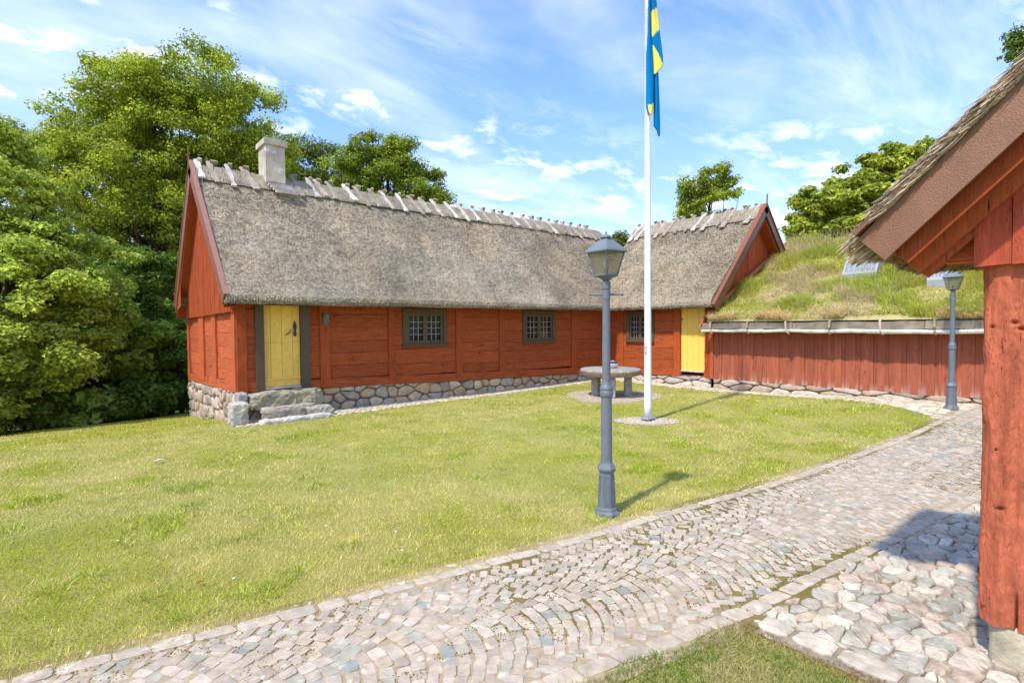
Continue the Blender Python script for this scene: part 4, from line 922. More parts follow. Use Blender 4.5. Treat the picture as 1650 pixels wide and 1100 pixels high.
# thatch of the near house
def G_near(a, c, z): return (a, -c, z)
tn = thatch(G_near, 3.62, 4.95, -1.09, 2.3, 5.7, 2.315, 5.74, NH, 9000, 9, step=.06, lip=.6, inn3=(.30, .03, .12), stub=(.04, .09, .004), tone=1.0)
def near_straws():
    rng = np.random.default_rng(12); mb = MB()
    def straws(b, d, ln, w, col):
        n = len(b); e = b + d * ln[:, None]; rnd = rng.normal(0, 1, (n, 3)); sd = np.cross(d, rnd); sd /= np.linalg.norm(sd, axis=1)[:, None] + 1e-9; sd = sd * w[:, None]
        V = np.stack([b - sd, b + sd, e + sd * .6, e - sd * .6], 1).reshape(-1, 3); mb.add(V, np.repeat(col, 4, 0), np.arange(n * 4).reshape(-1, 4))
    # verge surface: straws lie down the slope, overhang over the verge board
    n = 34000; t_ = rng.uniform(-.2, 4.6, n); t_ = np.where(rng.random(n) < .7, t_ * .45, t_); x = 3.50 + np.abs(rng.normal(0, .16, n)) + .09 * (t_ < .05); s2 = .7071
    lift = rng.uniform(-.09, -.028, n)
    b = np.stack([x, 1.01 - t_ * s2 + lift * s2, 2.55 + t_ * s2 + lift * s2], 1)
    d = np.stack([rng.normal(-.10, .14, n), np.full(n, .72) + rng.normal(0, .07, n), np.full(n, -.62) + rng.normal(0.05, .08, n)], 1)
    col = np.array((0.44, 0.36, 0.24))[None] * rng.uniform(.45, 1.5, n)[:, None]
    straws(b, d, rng.uniform(.05, .12, n), rng.uniform(.0016, .0032, n), col)
    # rounded eave end and underside: bundle ends
    n = 22000; x = 3.60 + rng.random(n) ** 1.2 * 1.34; ph = rng.uniform(-.55, PI * .75, n)      # around the lip
    rr = .095 * (1 + rng.normal(0, .06, n)); cy, cz = 0.98, 2.385
    b = np.stack([x, cy + rr * np.cos(ph) - .0, cz + rr * np.sin(ph) * .8 - .01], 1)
    under = rng.random(n) < .65
    yy = rng.uniform(.5, 1.05, n); zz_ = 2.345 + np.maximum(0, (.95 - yy)) * .3; x = np.where(under & (yy < .84), 4.15 + (x - 3.6) * .59, x)
    b = np.where(under[:, None], np.stack([x, yy, zz_ + rng.uniform(-.02, .01, n)], 1), b)
    d = np.stack([rng.normal(-.05, .12, n), np.full(n, .75) + rng.normal(0, .08, n), np.full(n, -.42) + rng.normal(0, .08, n)], 1)
    d = np.where(under[:, None], np.stack([rng.normal(0, .1, n), np.full(n, .9), np.full(n, -.30) + rng.normal(0, .08, n)], 1), d)
    col = np.array((0.40, 0.29, 0.14))[None] * rng.uniform(.35, 1.5, n)[:, None]
    straws(b, d, rng.uniform(.03, .08, n), rng.uniform(.0018, .0034, n), col)
    # cut face of the verge end below the bargeboard
    n = 9000; yy = rng.uniform(.84, 1.05, n); zz_ = rng.uniform(2.31, 2.49, n); kk = (zz_ + yy < 3.47) & (zz_ + yy > 3.2) ; yy, zz_ = yy[kk], zz_[kk]; n = len(yy)
    straws(np.stack([3.60 + rng.uniform(0, .05, n), yy, zz_], 1), np.stack([rng.normal(.0, .05, n), np.full(n, .75), np.full(n, -.55) + rng.normal(0, .1, n)], 1), rng.uniform(.05, .12, n), rng.uniform(.0018, .0032, n), np.array((0.44, 0.33, 0.18))[None] * rng.uniform(.4, 1.5, n)[:, None])
    # far end of the short roof, seen from below past the rafters
    n = 16000; yy = rng.uniform(.35, 1.06, n); x = rng.uniform(4.45, 5.05, n); z = rng.uniform(2.285, 2.42, n)
    straws(np.stack([x, yy, z], 1), np.stack([rng.normal(0, .1, n), np.full(n, .85), np.full(n, -.40) + rng.normal(0, .1, n)], 1), rng.uniform(.03, .08, n), rng.uniform(.002, .0036, n), np.array((0.42, 0.30, 0.14))[None] * rng.uniform(.35, 1.5, n)[:, None])
    return mb.build('reed_fringe', MT['straw'], tn)
near_straws()

# ------------------------------------------------------------------ stone steps at the long house door
ST = thing('stone_steps', 'grey slab steps below the yellow door of the long farmhouse', 'steps', (3.6, 11.5, 0))
def xy(px, py, Y): q = ony(px, py, Y); return q
for nm, px0, px1, y0, y1, Ya, dep, col, sd, tl in (
    ('upper_step', 405, 522, 630, 657, 11.50, .52, (0.31, 0.275, 0.185), 1, 0), ('lower_step', 430, 494, 659, 677, 11.15, .40, (0.26, 0.225, 0.175), 2, 0), ('lower_step', 492, 538, 655, 675, 11.18, .36, (0.34, 0.32, 0.25), 3, 0),
    ('riser', 424, 510, 654, 664, 11.35, .3, (0.36, 0.32, 0.26), 6, 0), ('base_slab', 422, 540, 672, 685, 10.98, .35, (0.50, 0.46, 0.40), 4, 0)):
    A = xy(px0, (y0 + y1) / 2, Ya); Bq = xy(px1, (y0 + y1) / 2, Ya); zt = xy((px0 + px1) / 2, y0, Ya)[2]; zb_ = xy((px0 + px1) / 2, y1, Ya)[2]
    if nm == 'upper_step': zt -= .02
    mb = MB(); rock(mb, ((A[0] + Bq[0]) / 2, Ya + dep / 2, (zt + zb_) / 2), (Bq[0] - A[0], dep, zt - zb_ + .02), 0, .15, 30, col, sd, 6, 3.5); mb.build(nm, MT['stone'], ST)
for nm, lb, px0, px1, y0, y1, Ya, dep, col, sd in (('stone_block', 'pale square granite block standing in the grass left of the slab steps', 373, 402, 651, 680, 11.25, .34, (0.42, 0.39, 0.32), 11), ('stone_block', 'darker grey block under the house corner post above the pale block', 384, 400, 634, 653, 11.6, .35, (0.32, 0.29, 0.25), 12)):
    A = xy(px0, y1, Ya); Bq = xy(px1, y1, Ya); zt = xy(px0, y0, Ya)[2]; mb = MB()
    rock(mb, (0, 0, 0), (Bq[0] - A[0], dep, zt - A[2] + .1), 0, .10, 22, col, sd, 8, 3); o = mb.build(nm, MT['stone']); o.location = ((A[0] + Bq[0]) / 2, Ya + dep / 2, (zt + A[2]) / 2 - .05); tag(o, lb, 'stone block', 'granite blocks at the house corner')

# wall lantern beside the door
def wall_lantern():
    q = ony(522.5, 514, 11.95); x, z = float(q[0]), float(q[2]); T = thing('wall_lantern', 'small grey wall lantern on the red post beside the farmhouse door', 'lantern', (x, 11.9, z)); y = 11.84
    mb = MB(); mb.box(x - .03, x + .03, 11.90, 11.952, z - .12, z + .12, IRON * .8); mb.box(x - .01, x + .01, y, 11.9, z + .10, z + .12, IRON); mb.build('bracket', MT['iron'], T)
    mb = MB(); mb.lathe([(.07, .06), (.075, .07), (.045, .11), (.012, .13), (.01, .16), (.004, .17)], x, y, IRON, 6, 0, z); mb.lathe([(.004, -.16), (.02, -.14), (.045, -.11), (.055, -.10), (.05, -.09)], x, y, IRON, 6, 0, z)
    for k in range(6):
        a = 2 * PI * k / 6; mb.tube([(x + .046 * math.cos(a), y + .046 * math.sin(a), z - .10), (x + .06 * math.cos(a), y + .06 * math.sin(a), z + .065)], .005, IRON, 5)
    mb.build('lamp_cage', MT['iron'], T)
    mb = MB(); mb.lathe([(.042, -.095), (.056, .06)], x, y, (.5, .5, .4), 6, 0, z); mb.build('glass', MT['lampglass'], T)
wall_lantern()

# ------------------------------------------------------------------ lamp posts
def lamp_post(loc):
    T = thing('lamp_post', 'grey cast iron lamp post in the grass beside the cobbled path, nearest the camera', 'lamp post', loc, 'grey lamp posts')
    x, y, z = loc
    mb = MB(); o = PI / 8
    mb.lathe([(.125, 0), (.125, .02), (.118, .035), (.105, .05), (.100, .075), (.092, .085), (.074, .43), (.080, .44), (.092, .455), (.094, .475), (.08, .50), (.062, .53), (.058, .56)], x, y, IRON, 8, o, z)
    for k in range(8):
        a = 2 * PI * (k + .5) / 8 + o; ca, sa = math.cos(a), math.sin(a); ap = math.cos(PI / 8)
        F = lambda u, n, zz_: (x + ca * ((.092 - (zz_ - .085) * .0522) * ap + n) - sa * u, y + sa * ((.092 - (zz_ - .085) * .0522) * ap + n) + ca * u, z + zz_)
        for u0, u1, z0_, z1_ in ((-.024, -.019, .12, .40), (.019, .024, .12, .40), (-.019, .019, .12, .127), (-.019, .019, .393, .40)): mb.box(u0, u1, -.002, .004, z0_, z1_, IRON, F)
        mb.lathe([(.012, 0), (.012, .018), (.004, .022)], x + .118 * math.cos(a - PI / 8), y + .118 * math.sin(a - PI / 8), IRON, 6, 0, z + .02)
    mb.build('pedestal', MT['iron'], T)
    mb = MB(); mb.lathe([(.056, .55), (.054, 1.18), (.062, 1.19), (.068, 1.21), (.068, 1.235), (.062, 1.25), (.066, 1.265), (.064, 1.28), (.05, 1.31), (.042, 1.34), (.037, 2.15), (.042, 2.155), (.044, 2.235), (.038, 2.24), (.038, 2.25), (.045, 2.255), (.045, 2.325), (.03, 2.33)], x, y, IRON, 18, 0, z)
    mb.build('shaft', MT['iron'], T, smooth=False)
    mb = MB(); a = math.radians(-45); mb.tube([(x - .15 * math.cos(a), y - .15 * math.sin(a), z + 2.20), (x + .15 * math.cos(a), y + .15 * math.sin(a), z + 2.20)], .011, IRON, 8)
    for s_ in (-1, 1): mb.lathe([(.004, -.016), (.015, -.008), (.015, .008), (.004, .016)], x + s_ * .155 * math.cos(a), y + s_ * .155 * math.sin(a), IRON, 8, 0, z + 2.20)
    mb.build('ladder_bar', MT['iron'], T)
    r0 = math.radians(45 - 4)
    mb = MB(); mb.lathe([(.028, 2.32), (.032, 2.34), (.06, 2.36), (.10, 2.375), (.112, 2.38), (.112, 2.395), (.10, 2.396)], x, y, IRON, 4, r0, z)
    for k in range(4):
        w = r0 + k * PI / 2; w2 = w + PI / 2; A = (x + .108 * math.cos(w), y + .108 * math.sin(w), z + 2.385); Bq = (x + .178 * math.cos(w), y + .178 * math.sin(w), z + 2.625)
        mb.tube([A, Bq], .0085, IRON, 6); D = (x + .178 * math.cos(w2), y + .178 * math.sin(w2), z + 2.625); mb.tube([Bq, D], .010, IRON, 6)
        E_ = (x + .108 * math.cos(w2), y + .108 * math.sin(w2), z + 2.39); mb.tube([A, E_], .009, IRON, 6)
    lf = mb.build('lantern_frame', MT['iron'], T)
    mb = MB(); mb.lathe([(.178, 2.618), (.207, 2.612), (.210, 2.620), (.205, 2.630), (.13, 2.69), (.06, 2.74), (.045, 2.748)], x, y, IRON * 1.15, 4, r0, z)
    mb.lathe([(.03, 2.735), (.033, 2.755), (.058, 2.757), (.055, 2.768), (.03, 2.785), (.01, 2.795), (.008, 2.803), (.011, 2.81), (.003, 2.82)], x, y, IRON * 1.1, 14, 0, z); mb.build('lantern_roof', MT['iron'], T)
    mb = MB()
    for k in range(4):
        w = r0 + k * PI / 2; w2 = w + PI / 2; mb.add([(x + .106 * math.cos(w), y + .106 * math.sin(w), z + 2.395), (x + .106 * math.cos(w2), y + .106 * math.sin(w2), z + 2.395), (x + .176 * math.cos(w2), y + .176 * math.sin(w2), z + 2.62), (x + .176 * math.cos(w), y + .176 * math.sin(w), z + 2.62)], (.5, .5, .4), [(0, 1, 2, 3)])
    mb.build('glass', MT['lampglass'], lf)
    mb = MB(); mb.lathe([(.018, 2.395), (.018, 2.45), (.014, 2.455)], x, y, (0.05, .05, .05), 10, 0, z); mb.lathe([(.012, 2.452), (.02, 2.475), (.03, 2.50), (.032, 2.52), (.024, 2.545), (.008, 2.555)], x, y, (0.8, .8, .72), 12, 0, z); mb.build('bulb', MT['white'], T)
    return T
lp = lamp_post((4.12, 3.41, 0.0))
def copy_tree(o, parent=None):
    c = o.copy(); C.objects.link(c); c.parent = parent
    for ch_ in list(o.children): copy_tree(ch_, c)
    return c
lp2 = copy_tree(lp); lp2.location = (13.47, 2.36, 0.165); lp2.rotation_euler = (0, 0, 0); lp2['label'] = 'grey cast iron lamp post before the barn wall, farther of the two lamp posts'
lp.rotation_euler = (math.radians(.35), math.radians(-.35), 0)

# ------------------------------------------------------------------ flagpole and flag
fb = onz(1044, 678, 0.0)
FP = thing('flagpole', 'tall white flagpole standing on a gravel patch in the lawn', 'flagpole', tuple(fb)); fx, fy = float(fb[0]), float(fb[1])
mb = MB(); mb.lathe([(.072, .06), (.072, .3), (.066, 2), (.060, 4), (.052, 6), (.045, 8.5), (.03, 10.2), (.045, 10.22), (.05, 10.27), (.02, 10.31)], fx, fy, (0.80, 0.80, 0.79), 20, 0, 0); mb.build('pole', MT['white'], FP, smooth=True)
mb = MB(); mb.box(fx - .12, fx + .12, fy - .10, fy + .10, .045, .075, (0.35, 0.35, 0.36)); 
for sx, sy in ((-1, -1), (1, -1), (1, 1), (-1, 1)): mb.lathe([(.014, 0), (.014, .10), (.006, .105)], fx + sx * .09, fy + sy * .075, (0.25, .24, .23), 6, 0, 0)
mb.box(fx - .09, fx + .09, fy - .02, fy + .02, .0, .045, (0.2, 0.17, .14)); mb.build('foot_clamp', MT['iron'], FP)
tl = np.array([-RT[0], -RT[1], 0]); tl /= np.linalg.norm(tl); bk = -np.array([FW[0], FW[1], 0]); bk /= np.linalg.norm(bk)
def at_pole(side, front, z): q = np.array([fx, fy, 0]) + tl * side + bk * front; return (q[0], q[1], z)
mb = MB(); mb.tube([at_pole(.055, .055, z) for z in (1.42, 2.5, 4, 6, 8)], .005, (0.7, 0.7, 0.66), 5); mb.tube([at_pole(.035, .066, z) for z in (1.42, 2.5, 4, 6, 8)], .005, (0.7, 0.7, 0.66), 5)
for k in range(5): mb.tube([at_pole(.05 + .012 * math.sin(k), .07, 1.43 + .014 * k), at_pole(.085, .06, 1.40 + .016 * k), at_pole(.06, .085, 1.34 + .02 * k)], .006, (0.6, 0.6, 0.56), 5)
mb.build('halyard', MT['plain'], FP)
mb = MB(); mb.tube([at_pole(.06, .06, 1.34), at_pole(.085, .07, 1.36), at_pole(.085, .07, 1.48), at_pole(.075, .065, 1.50)], .009, (0.4, .4, .4), 6); mb.build('cleat', MT['iron'], FP)
def flag():
    mb = MB(); Dp = float(np.array([fx, fy, 0]) @ np.array([fw[0], fw[1], 0])); BL = (0.0, 0.23, 0.53); YE = (0.93, 0.84, 0.16)
    def sheet_(rows, front, bulge, cols, waves=1.0):
        """rows: (py, pxl, pxr); cols(py, f) -> colour"""
        rows = np.array(rows, float); pys = np.arange(rows[0, 0], rows[-1, 0] + .1, 2.5); K = 13; P = []; CC = []
        for py in pys:
            a = np.interp(py, rows[:, 0], rows[:, 1]); b = np.interp(py, rows[:, 0], rows[:, 2])
            for f in np.linspace(0, 1, K):
                rr_ = ray(a + (b - a) * f, py); q = rr_ * ((Dp - front - bulge * math.sin(PI * f) - .012 * math.sin(f * 9 * waves + py * .02)) / (rr_ @ fw)) + [0, 0, HCAM]; P.append(q); CC.append(cols(py, f))
        mb.grid(np.array(P).reshape(len(pys), K, 3), np.array(CC))
    # rear, wide layer: blue, yellow cross band, blue, yellow curl
    sheet_([(-190, 1046, 1050), (-120, 1046, 1054), (0, 1047, 1057.5), (14, 1048, 1059), (50, 1050, 1063), (90, 1051, 1068), (106, 1051.5, 1068.5), (112, 1052, 1064), (120, 1053, 1056)], .06, .035,
           lambda py, f: YE if (12 + 8 * (1 - f) < py < 60 - 13 * f) or (py > 72 + 34 * f ** 1.5 and f < .98 and py > 70) or (-150 < py < -100) else BL, .6)
    # tail
    sheet_([(100, 1052, 1058), (120, 1053, 1061), (170, 1053, 1063), (203, 1053, 1064), (210, 1058, 1064), (222, 1061, 1063)], .035, .03, lambda py, f: BL)
    # front narrow fold
    sheet_([(-100, 1046, 1049), (20, 1045, 1048), (44, 1044.5, 1048.5), (60, 1043.5, 1050), (90, 1041, 1052), (130, 1041, 1053), (165, 1040.5, 1053), (172, 1041, 1053), (178, 1042, 1052), (187, 1046.5, 1051.5)], .10, .045,
           lambda py, f: YE if py > 171 - 4 * f and f > .3 else BL, .5)
    sheet_([(-100, 1046, 1050), (90, 1043, 1053), (172, 1042, 1053)], .05, -.01, lambda py, f: BL)
    o = mb.build('flag', MT['cloth'], smooth=True); loc = np.array([fx, fy, 5.6]); me = o.data
    me.transform(Matrix.Translation(-Vector(loc))); o.location = loc
    so_ = o.modifiers.new('thickness', 'SOLIDIFY'); so_.thickness = .003
    tag(o, 'blue flag with yellow cross hanging limp from the white flagpole', 'flag')
flag()

# ------------------------------------------------------------------ gravel patches, stone table
def patch(name, cx, cy, rx, ry, rot, seed):
    mb = MB(); random.seed(seed); k = 40; V = [(cx, cy, float(hz(cx, cy)) + .012)]; CC = [(0.40, 0.33, 0.24)]
    for ring in (.5, 1.0):
        for i in range(k):
            a = 2 * PI * i / k; r_ = ring * (1 + (.10 * math.sin(3 * a + seed) + random.uniform(-.05, .05)) * (ring > .9)); u, v = rx * r_ * math.cos(a), ry * r_ * math.sin(a)
            x, y = cx + u * math.cos(rot) - v * math.sin(rot), cy + u * math.sin(rot) + v * math.cos(rot); V.append((x, y, float(hz(x, y)) + (.012 if ring < .9 else .003))); CC.append(jit((0.40, 0.33, 0.24), .1))
    mb.add(V, CC, [(1 + i, 1 + (i + 1) % k, 1 + k + (i + 1) % k, 1 + k + i) for i in range(k)], [(0, 1 + i, 1 + (i + 1) % k) for i in range(k)])
    rng = np.random.default_rng(seed); n = 900
    for _ in range(n):
        a = rng.uniform(0, 2 * PI); r_ = rng.random() ** .5 * 1.02; u, v = rx * r_ * math.cos(a), ry * r_ * math.sin(a); x, y = cx + u * math.cos(rot) - v * math.sin(rot), cy + u * math.sin(rot) + v * math.cos(rot); s_ = rng.uniform(.008, .022); z = float(hz(x, y)) + .012
        mb.add([(x - s_, y, z), (x, y - s_, z), (x + s_, y, z), (x, y + s_, z), (x, y, z + s_ * .7)], jit((0.48, 0.41, 0.32), .25), None, [(0, 1, 4), (1, 2, 4), (2, 3, 4), (3, 0, 4)])
    return tag(mb.build(name, MT['gravel']), kind='structure')
TX, TY = 11.1, 9.05; tz = float(hz(TX, TY))
patch('table_gravel', TX + .05, TY - .05, 1.28, 1.2, 0, 3); patch('flagpole_gravel', fx - .05, fy + .0, .62, .42, math.radians(-40), 6)
TB = thing('stone_table', 'round millstone table with iron band on three rough stone legs', 'table', (TX, TY, tz))
mb = MB(); seg = 48; prof = [(.02, .56), (.70, .56), (.76, .575), (.795, .60), (.80, .66), (.795, .725), (.77, .745), (.4, .752), (.02, .755)]
V = []; CC = []
for r_, z in prof:
    for k in range(seg):
        a = 2 * PI * k / seg; rr = r_ * (1 + .008 * math.sin(5 * a) + random.uniform(-.004, .004)); V.append((TX + rr * math.cos(a), TY + rr * math.sin(a), tz + z + random.uniform(-.003, .003))); CC.append(jit((0.29, 0.27, 0.215), .15))
m = len(prof); mb.add(V, CC, [(i * seg + k, i * seg + (k + 1) % seg, (i + 1) * seg + (k + 1) % seg, (i + 1) * seg + k) for i in range(m - 1) for k in range(seg)], None, [list(range(seg))[::-1], list(range((m - 1) * seg, m * seg))])
mb.build('table_top', MT['stone'], TB, smooth=True)
mb = MB(); mb.lathe([(.79, .63), (.812, .63), (.812, .69), (.79, .69)], TX, TY, (0.20, 0.12, 0.085), 48, 0, tz); 
q = np.array([TX, TY, 0]) + bk * .81 - tl * .22; mb.lathe([(.03, -.03), (.03, .03)], q[0], q[1], (0.22, .1, .06), 8, 0, tz + .66); mb.build('iron_band', MT['iron'], TB, smooth=False)
for sd, (px, ff) in enumerate(((960.5, -.1), (984, .42), (1012, .05))):
    D_ = float(np.array([TX, TY, 0]) @ np.array([fw[0], fw[1], 0])); q = atd(px, 620, D_ - ff); mb = MB()
    rock(mb, (q[0], q[1], tz + .27), (.25, .20, .62), math.radians((20, 60, 35)[sd]), .10, 14, ((0.34, 0.31, 0.26), (0.40, 0.37, 0.32), (0.32, 0.31, 0.26))[sd], sd + 21, 6); mb.build('leg', MT['stone'], TB, smooth=True)
# bowl of pansies
q = atd(984, 585, D_ + .05); bx0, by0 = float(q[0]), float(q[1]); bz0 = tz + .755
BW = thing('flower_bowl', 'low white bowl of purple, white and yellow pansies on the stone table', 'flower bowl', (bx0, by0, bz0))
mb = MB(); mb.lathe([(.10, 0), (.15, .02), (.185, .07), (.195, .10), (.205, .115), (.19, .12), (.17, .09)], bx0, by0, (0.74, 0.73, 0.70), 24, 0, bz0); mb.build('bowl', MT['white'], BW, smooth=True)
rng = np.random.default_rng(9); mb = MB(); n = 500; a = rng.uniform(0, 6.28, n); r_ = rng.random(n) ** .5 * .16
blades(mb, np.stack([bx0 + r_ * np.cos(a), by0 + r_ * np.sin(a), np.full(n, bz0 + .09)], 1), rng.uniform(.05, .12, n), rng.uniform(.008, .014, n), a, rng.uniform(.1, .8, n), np.array((0.08, .14, .03))[None] * rng.uniform(.6, 1.4, n)[:, None], rng); mb.build('leaves', MT['grass'], BW)
mb = MB()
for i in range(46):
    a = rng.uniform(0, 6.28); r_ = rng.random() ** .5 * .17; c = [(0.18, .06, .50), (0.24, .10, .6), (0.8, .78, .75), (0.85, .6, .1), (0.13, .04, .35)][rng.integers(5)]; x, y, z = bx0 + r_ * math.cos(a), by0 + r_ * math.sin(a), bz0 + .14 + rng.uniform(0, .06) * (1.3 - r_ / .17)
    for k in range(5):
        w = k * 2 * PI / 5 + a; p0 = np.array([x, y, z]); dv = bk * .4 + np.array([0, 0, .6]); ux = np.array([math.cos(w), math.sin(w), .5 * math.sin(w + 1)]) * .026; vx = np.cross(ux, dv); vx = vx / np.linalg.norm(vx) * .016
        mb.add([p0, p0 + ux * .6 + vx, p0 + ux * 1.1, p0 + ux * .6 - vx], c, [(0, 1, 2, 3)])
mb.build('pansy_flowers', MT['petal'], BW)

# ------------------------------------------------------------------ lawn grass
def lawn():
    rng = np.random.default_rng(5); n = 620000
    r_ = 2.0 * (22 / 2.0) ** rng.random(n); az = math.radians(HDG) + rng.uniform(math.radians(-50), math.radians(55), n); x = r_ * np.cos(az); y = r_ * np.sin(az)
    ok = (y > yl(x) + .055 - .07 * fbm(np.stack([x * 4, y * 4, x * 0], 1), 3)) & ~stripmask(x, y) & ~((x > 2.66) & (y > 11.25)) & (x < 14.0) & (y < 18.2)
    ok &= ((x - TX) ** 2 + (y - TY) ** 2 > 1.22 ** 2) | (rng.random(n) < .03); ok &= (((x - fx) / .62) ** 2 + ((y - fy) / .5) ** 2 > 1) | (rng.random(n) < .04)
    ok &= (x - 4.12) ** 2 + (y - 3.41) ** 2 > .015
    x, y, r_ = x[ok], y[ok], r_[ok]; n = len(x); pt = np.stack([x, y, np.zeros(n)], 1)
    a = fbm(pt * .55 + 2, 4); b = fbm(pt * 2.6 + 30, 4); kerbd = np.exp(-(y - yl(x)) / .25)
    dry = ss(a * .55 + b * .45 + .10 * kerbd + .05 * (r_ < 6) - .035 * (r_ > 9), .44, .60); lush = ss(fbm(pt * 1.9 + 90, 3), .60, .70) * (1 - .3 * kerbd)
    g1 = np.array((0.47, 0.485, 0.034)); g2 = np.array((0.65, 0.57, 0.145)); g3 = np.array((0.36, 0.46, 0.04)); st = np.array((0.74, 0.63, 0.25))
    c = g1[None] * (1 - dry)[:, None] + g2[None] * dry[:, None]; c = c * (1 - .7 * lush)[:, None] + g3[None] * (.7 * lush)[:, None]
    clov = (ss(fbm(pt * .45 + 60, 4), .56, .64) * .35)[:, None]; c = c * (1 - clov) + np.array((0.42, 0.49, 0.17))[None] * clov
    isst = rng.random(n) < (.08 + .38 * dry); c = np.where(isst[:, None], st[None], c) * rng.uniform(.62, 1.38, n)[:, None] * (.82 + .36 * fbm(pt * 6, 2))[:, None]
    h = (.020 + .014 * b + .025 * lush * (1 - dry)) * rng.uniform(.6, 1.4, n); w = .0016 * (r_ / 3.2) ** .85 * rng.uniform(.7, 1.4, n) * (1 + .5 * lush)
    th = rng.uniform(0, 2 * PI, n); ld = rng.uniform(0, 2 * PI, n); lean = rng.uniform(.1, 1.1, n)
    base = np.stack([x, y, hz(x, y) - .003], 1); sd = np.stack([np.cos(th), np.sin(th), np.zeros(n)], 1) * w[:, None]
    tip = base + np.stack([np.cos(ld) * lean * h, np.sin(ld) * lean * h, h], 1)
    V = np.stack([base - sd, base + sd, tip], 1).reshape(-1, 3); mb = MB(); mb.add(V, np.repeat(c, 3, 0), None, np.arange(n * 3).reshape(-1, 3))
    # a few coarse tufts
    for (px, py) in ((395, 955), (450, 940), (312, 990), (85, 950), (150, 925), (420, 965), (640, 905), (960, 838), (940, 735), (1120, 780), (240, 960), (560, 880), (480, 920)):
        q = onz(px, py, 0); m_ = 70; rr = rng.random(m_) ** .5 * .09; aa = rng.uniform(0, 6.28, m_); bx_, by_ = q[0] + rr * np.cos(aa) * 1.4, q[1] + rr * np.sin(aa)
        blades(mb, np.stack([bx_, by_, hz(bx_, by_)], 1), rng.uniform(.03, .065, m_), rng.uniform(.002, .0045, m_), aa, rng.uniform(.3, 1.2, m_), np.array((0.36, 0.47, 0.045))[None] * rng.uniform(.7, 1.4, m_)[:, None], rng)
    tag(mb.build('lawn_grass', MT['grass']), kind='stuff')
    # grass patch in the foreground
    mb = MB(); n = 130000; x = rng.uniform(-.5, 3.3, n); y = rng.uniform(-1, 2.6, n); ex = .03 * np.sin(y * 9) ; ok = (y < yr(x) - .065 + .03 * np.sin(x * 11)) & (x < 3.24 + ex) & (x * fw[0] + y * fw[1] > 1.9)
    x, y = x[ok], y[ok]; n = len(x); pt = np.stack([x, y, np.zeros(n)], 1); b = fbm(pt * 3 + 7, 3); brown = ss(x, 3.08, 3.2) * .9
    c = np.array((0.19, 0.27, 0.035))[None] * (1 - ss(b, .45, .65))[:, None] + np.array((0.40, 0.37, 0.14))[None] * ss(b, .45, .65)[:, None]; c = np.where((rng.random(n) < .14)[:, None], np.array((.5, .42, .22))[None], c); c = c * (1 - brown)[:, None] + np.array((0.22, 0.095, 0.02))[None] * brown[:, None]
    c = c * rng.uniform(.6, 1.4, n)[:, None]; blades(mb, np.stack([x, y, hz(x, y) + .0], 1), rng.uniform(.02, .055, n) * (1 - .6 * brown), rng.uniform(.0012, .0026, n), rng.uniform(0, 6.28, n), rng.uniform(.1, 1.1, n), c, rng)
    tag(mb.build('foreground_grass', MT['grass']), kind='stuff')
    # moss in the path joints
    mb = MB(); n = 26000; x = rng.uniform(-.8, 12, n); y = yr(x) + rng.random(n) * (yl(x) - yr(x)); m0 = fbm(np.stack([x * .7, y * 1.5, x * 0], 1) + 11, 3); ok = m0 + .1 * ss(x, 3, 7) > .50; x, y = x[ok], y[ok]; n = len(x)
    c = np.where((rng.random(n) < .5)[:, None], np.array((0.15, 0.15, .03))[None], np.array((0.24, .13, .03))[None]) * rng.uniform(.6, 1.5, n)[:, None]
    s_ = rng.uniform(.004, .008, n); z = hz(x, y) + .004; V = np.stack([np.stack([x - s_, y - s_, z], 1), np.stack([x + s_, y - s_, z], 1), np.stack([x, y + s_, z], 1), np.stack([x, y, z + .007], 1)], 1).reshape(-1, 3); k = np.arange(n) * 4
    mb.add(V, np.repeat(c, 4, 0), None, np.concatenate([np.stack([k, k + 1, k + 3], 1), np.stack([k + 1, k + 2, k + 3], 1), np.stack([k + 2, k, k + 3], 1)])); tag(mb.build('joint_moss', MT['grass']), kind='stuff')
    # clover / daisies
    mb = MB(); n = 60
    for _ in range(n):
        px, py = rng.uniform(80, 1450), rng.uniform(665, 960)
        if rng.random() < .5: px, py = rng.normal(1300, 80), rng.normal(700, 18)
        q = onz(px, py, 0); x, y = q[0], q[1]
        if not (y > yl(x) + .1 and x < 13.5 and y < 11): continue
        z = float(hz(x, y)) + .05; s_ = .012; mb.add([(x + s_ * math.cos(k * PI / 3), y + s_ * math.sin(k * PI / 3), z) for k in range(6)], (.75, .75, .7), None, None, [list(range(6))])
    tag(mb.build('lawn_daisies', MT['petal']), kind='stuff')
lawn()
q = onz(257, 747, 0); mb = MB(); mb.add([(q[0] + a, q[1] + b, .05 + c) for a, b, c in ((-.07, 0, 0), (0, -.035, .02), (.08, .01, .0), (.0, .04, .015))], (.75, .77, .78), [(0, 1, 2, 3)]); o = mb.build('paper_scrap', MT['petal']); s_ = o.modifiers.new('t', 'SOLIDIFY'); s_.thickness = .002
tag(o, 'small white scrap lying alone on the lawn left of the centre', 'scrap')
q = onz(322, 945, 0); mb = MB(); mb.add([(q[0] + a, q[1] + b, .035 + c) for a, b, c in ((-.025, 0, 0), (0, -.015, .012), (.03, .01, .0), (.0, .018, .01))], (.42, .16, .03), [(0, 1, 2, 3)]); o = mb.build('dry_leaf', MT['petal']); s_ = o.modifiers.new('t', 'SOLIDIFY'); s_.thickness = .002
tag(o, 'single dry orange leaf on the lawn near the cobbled path', 'leaf')

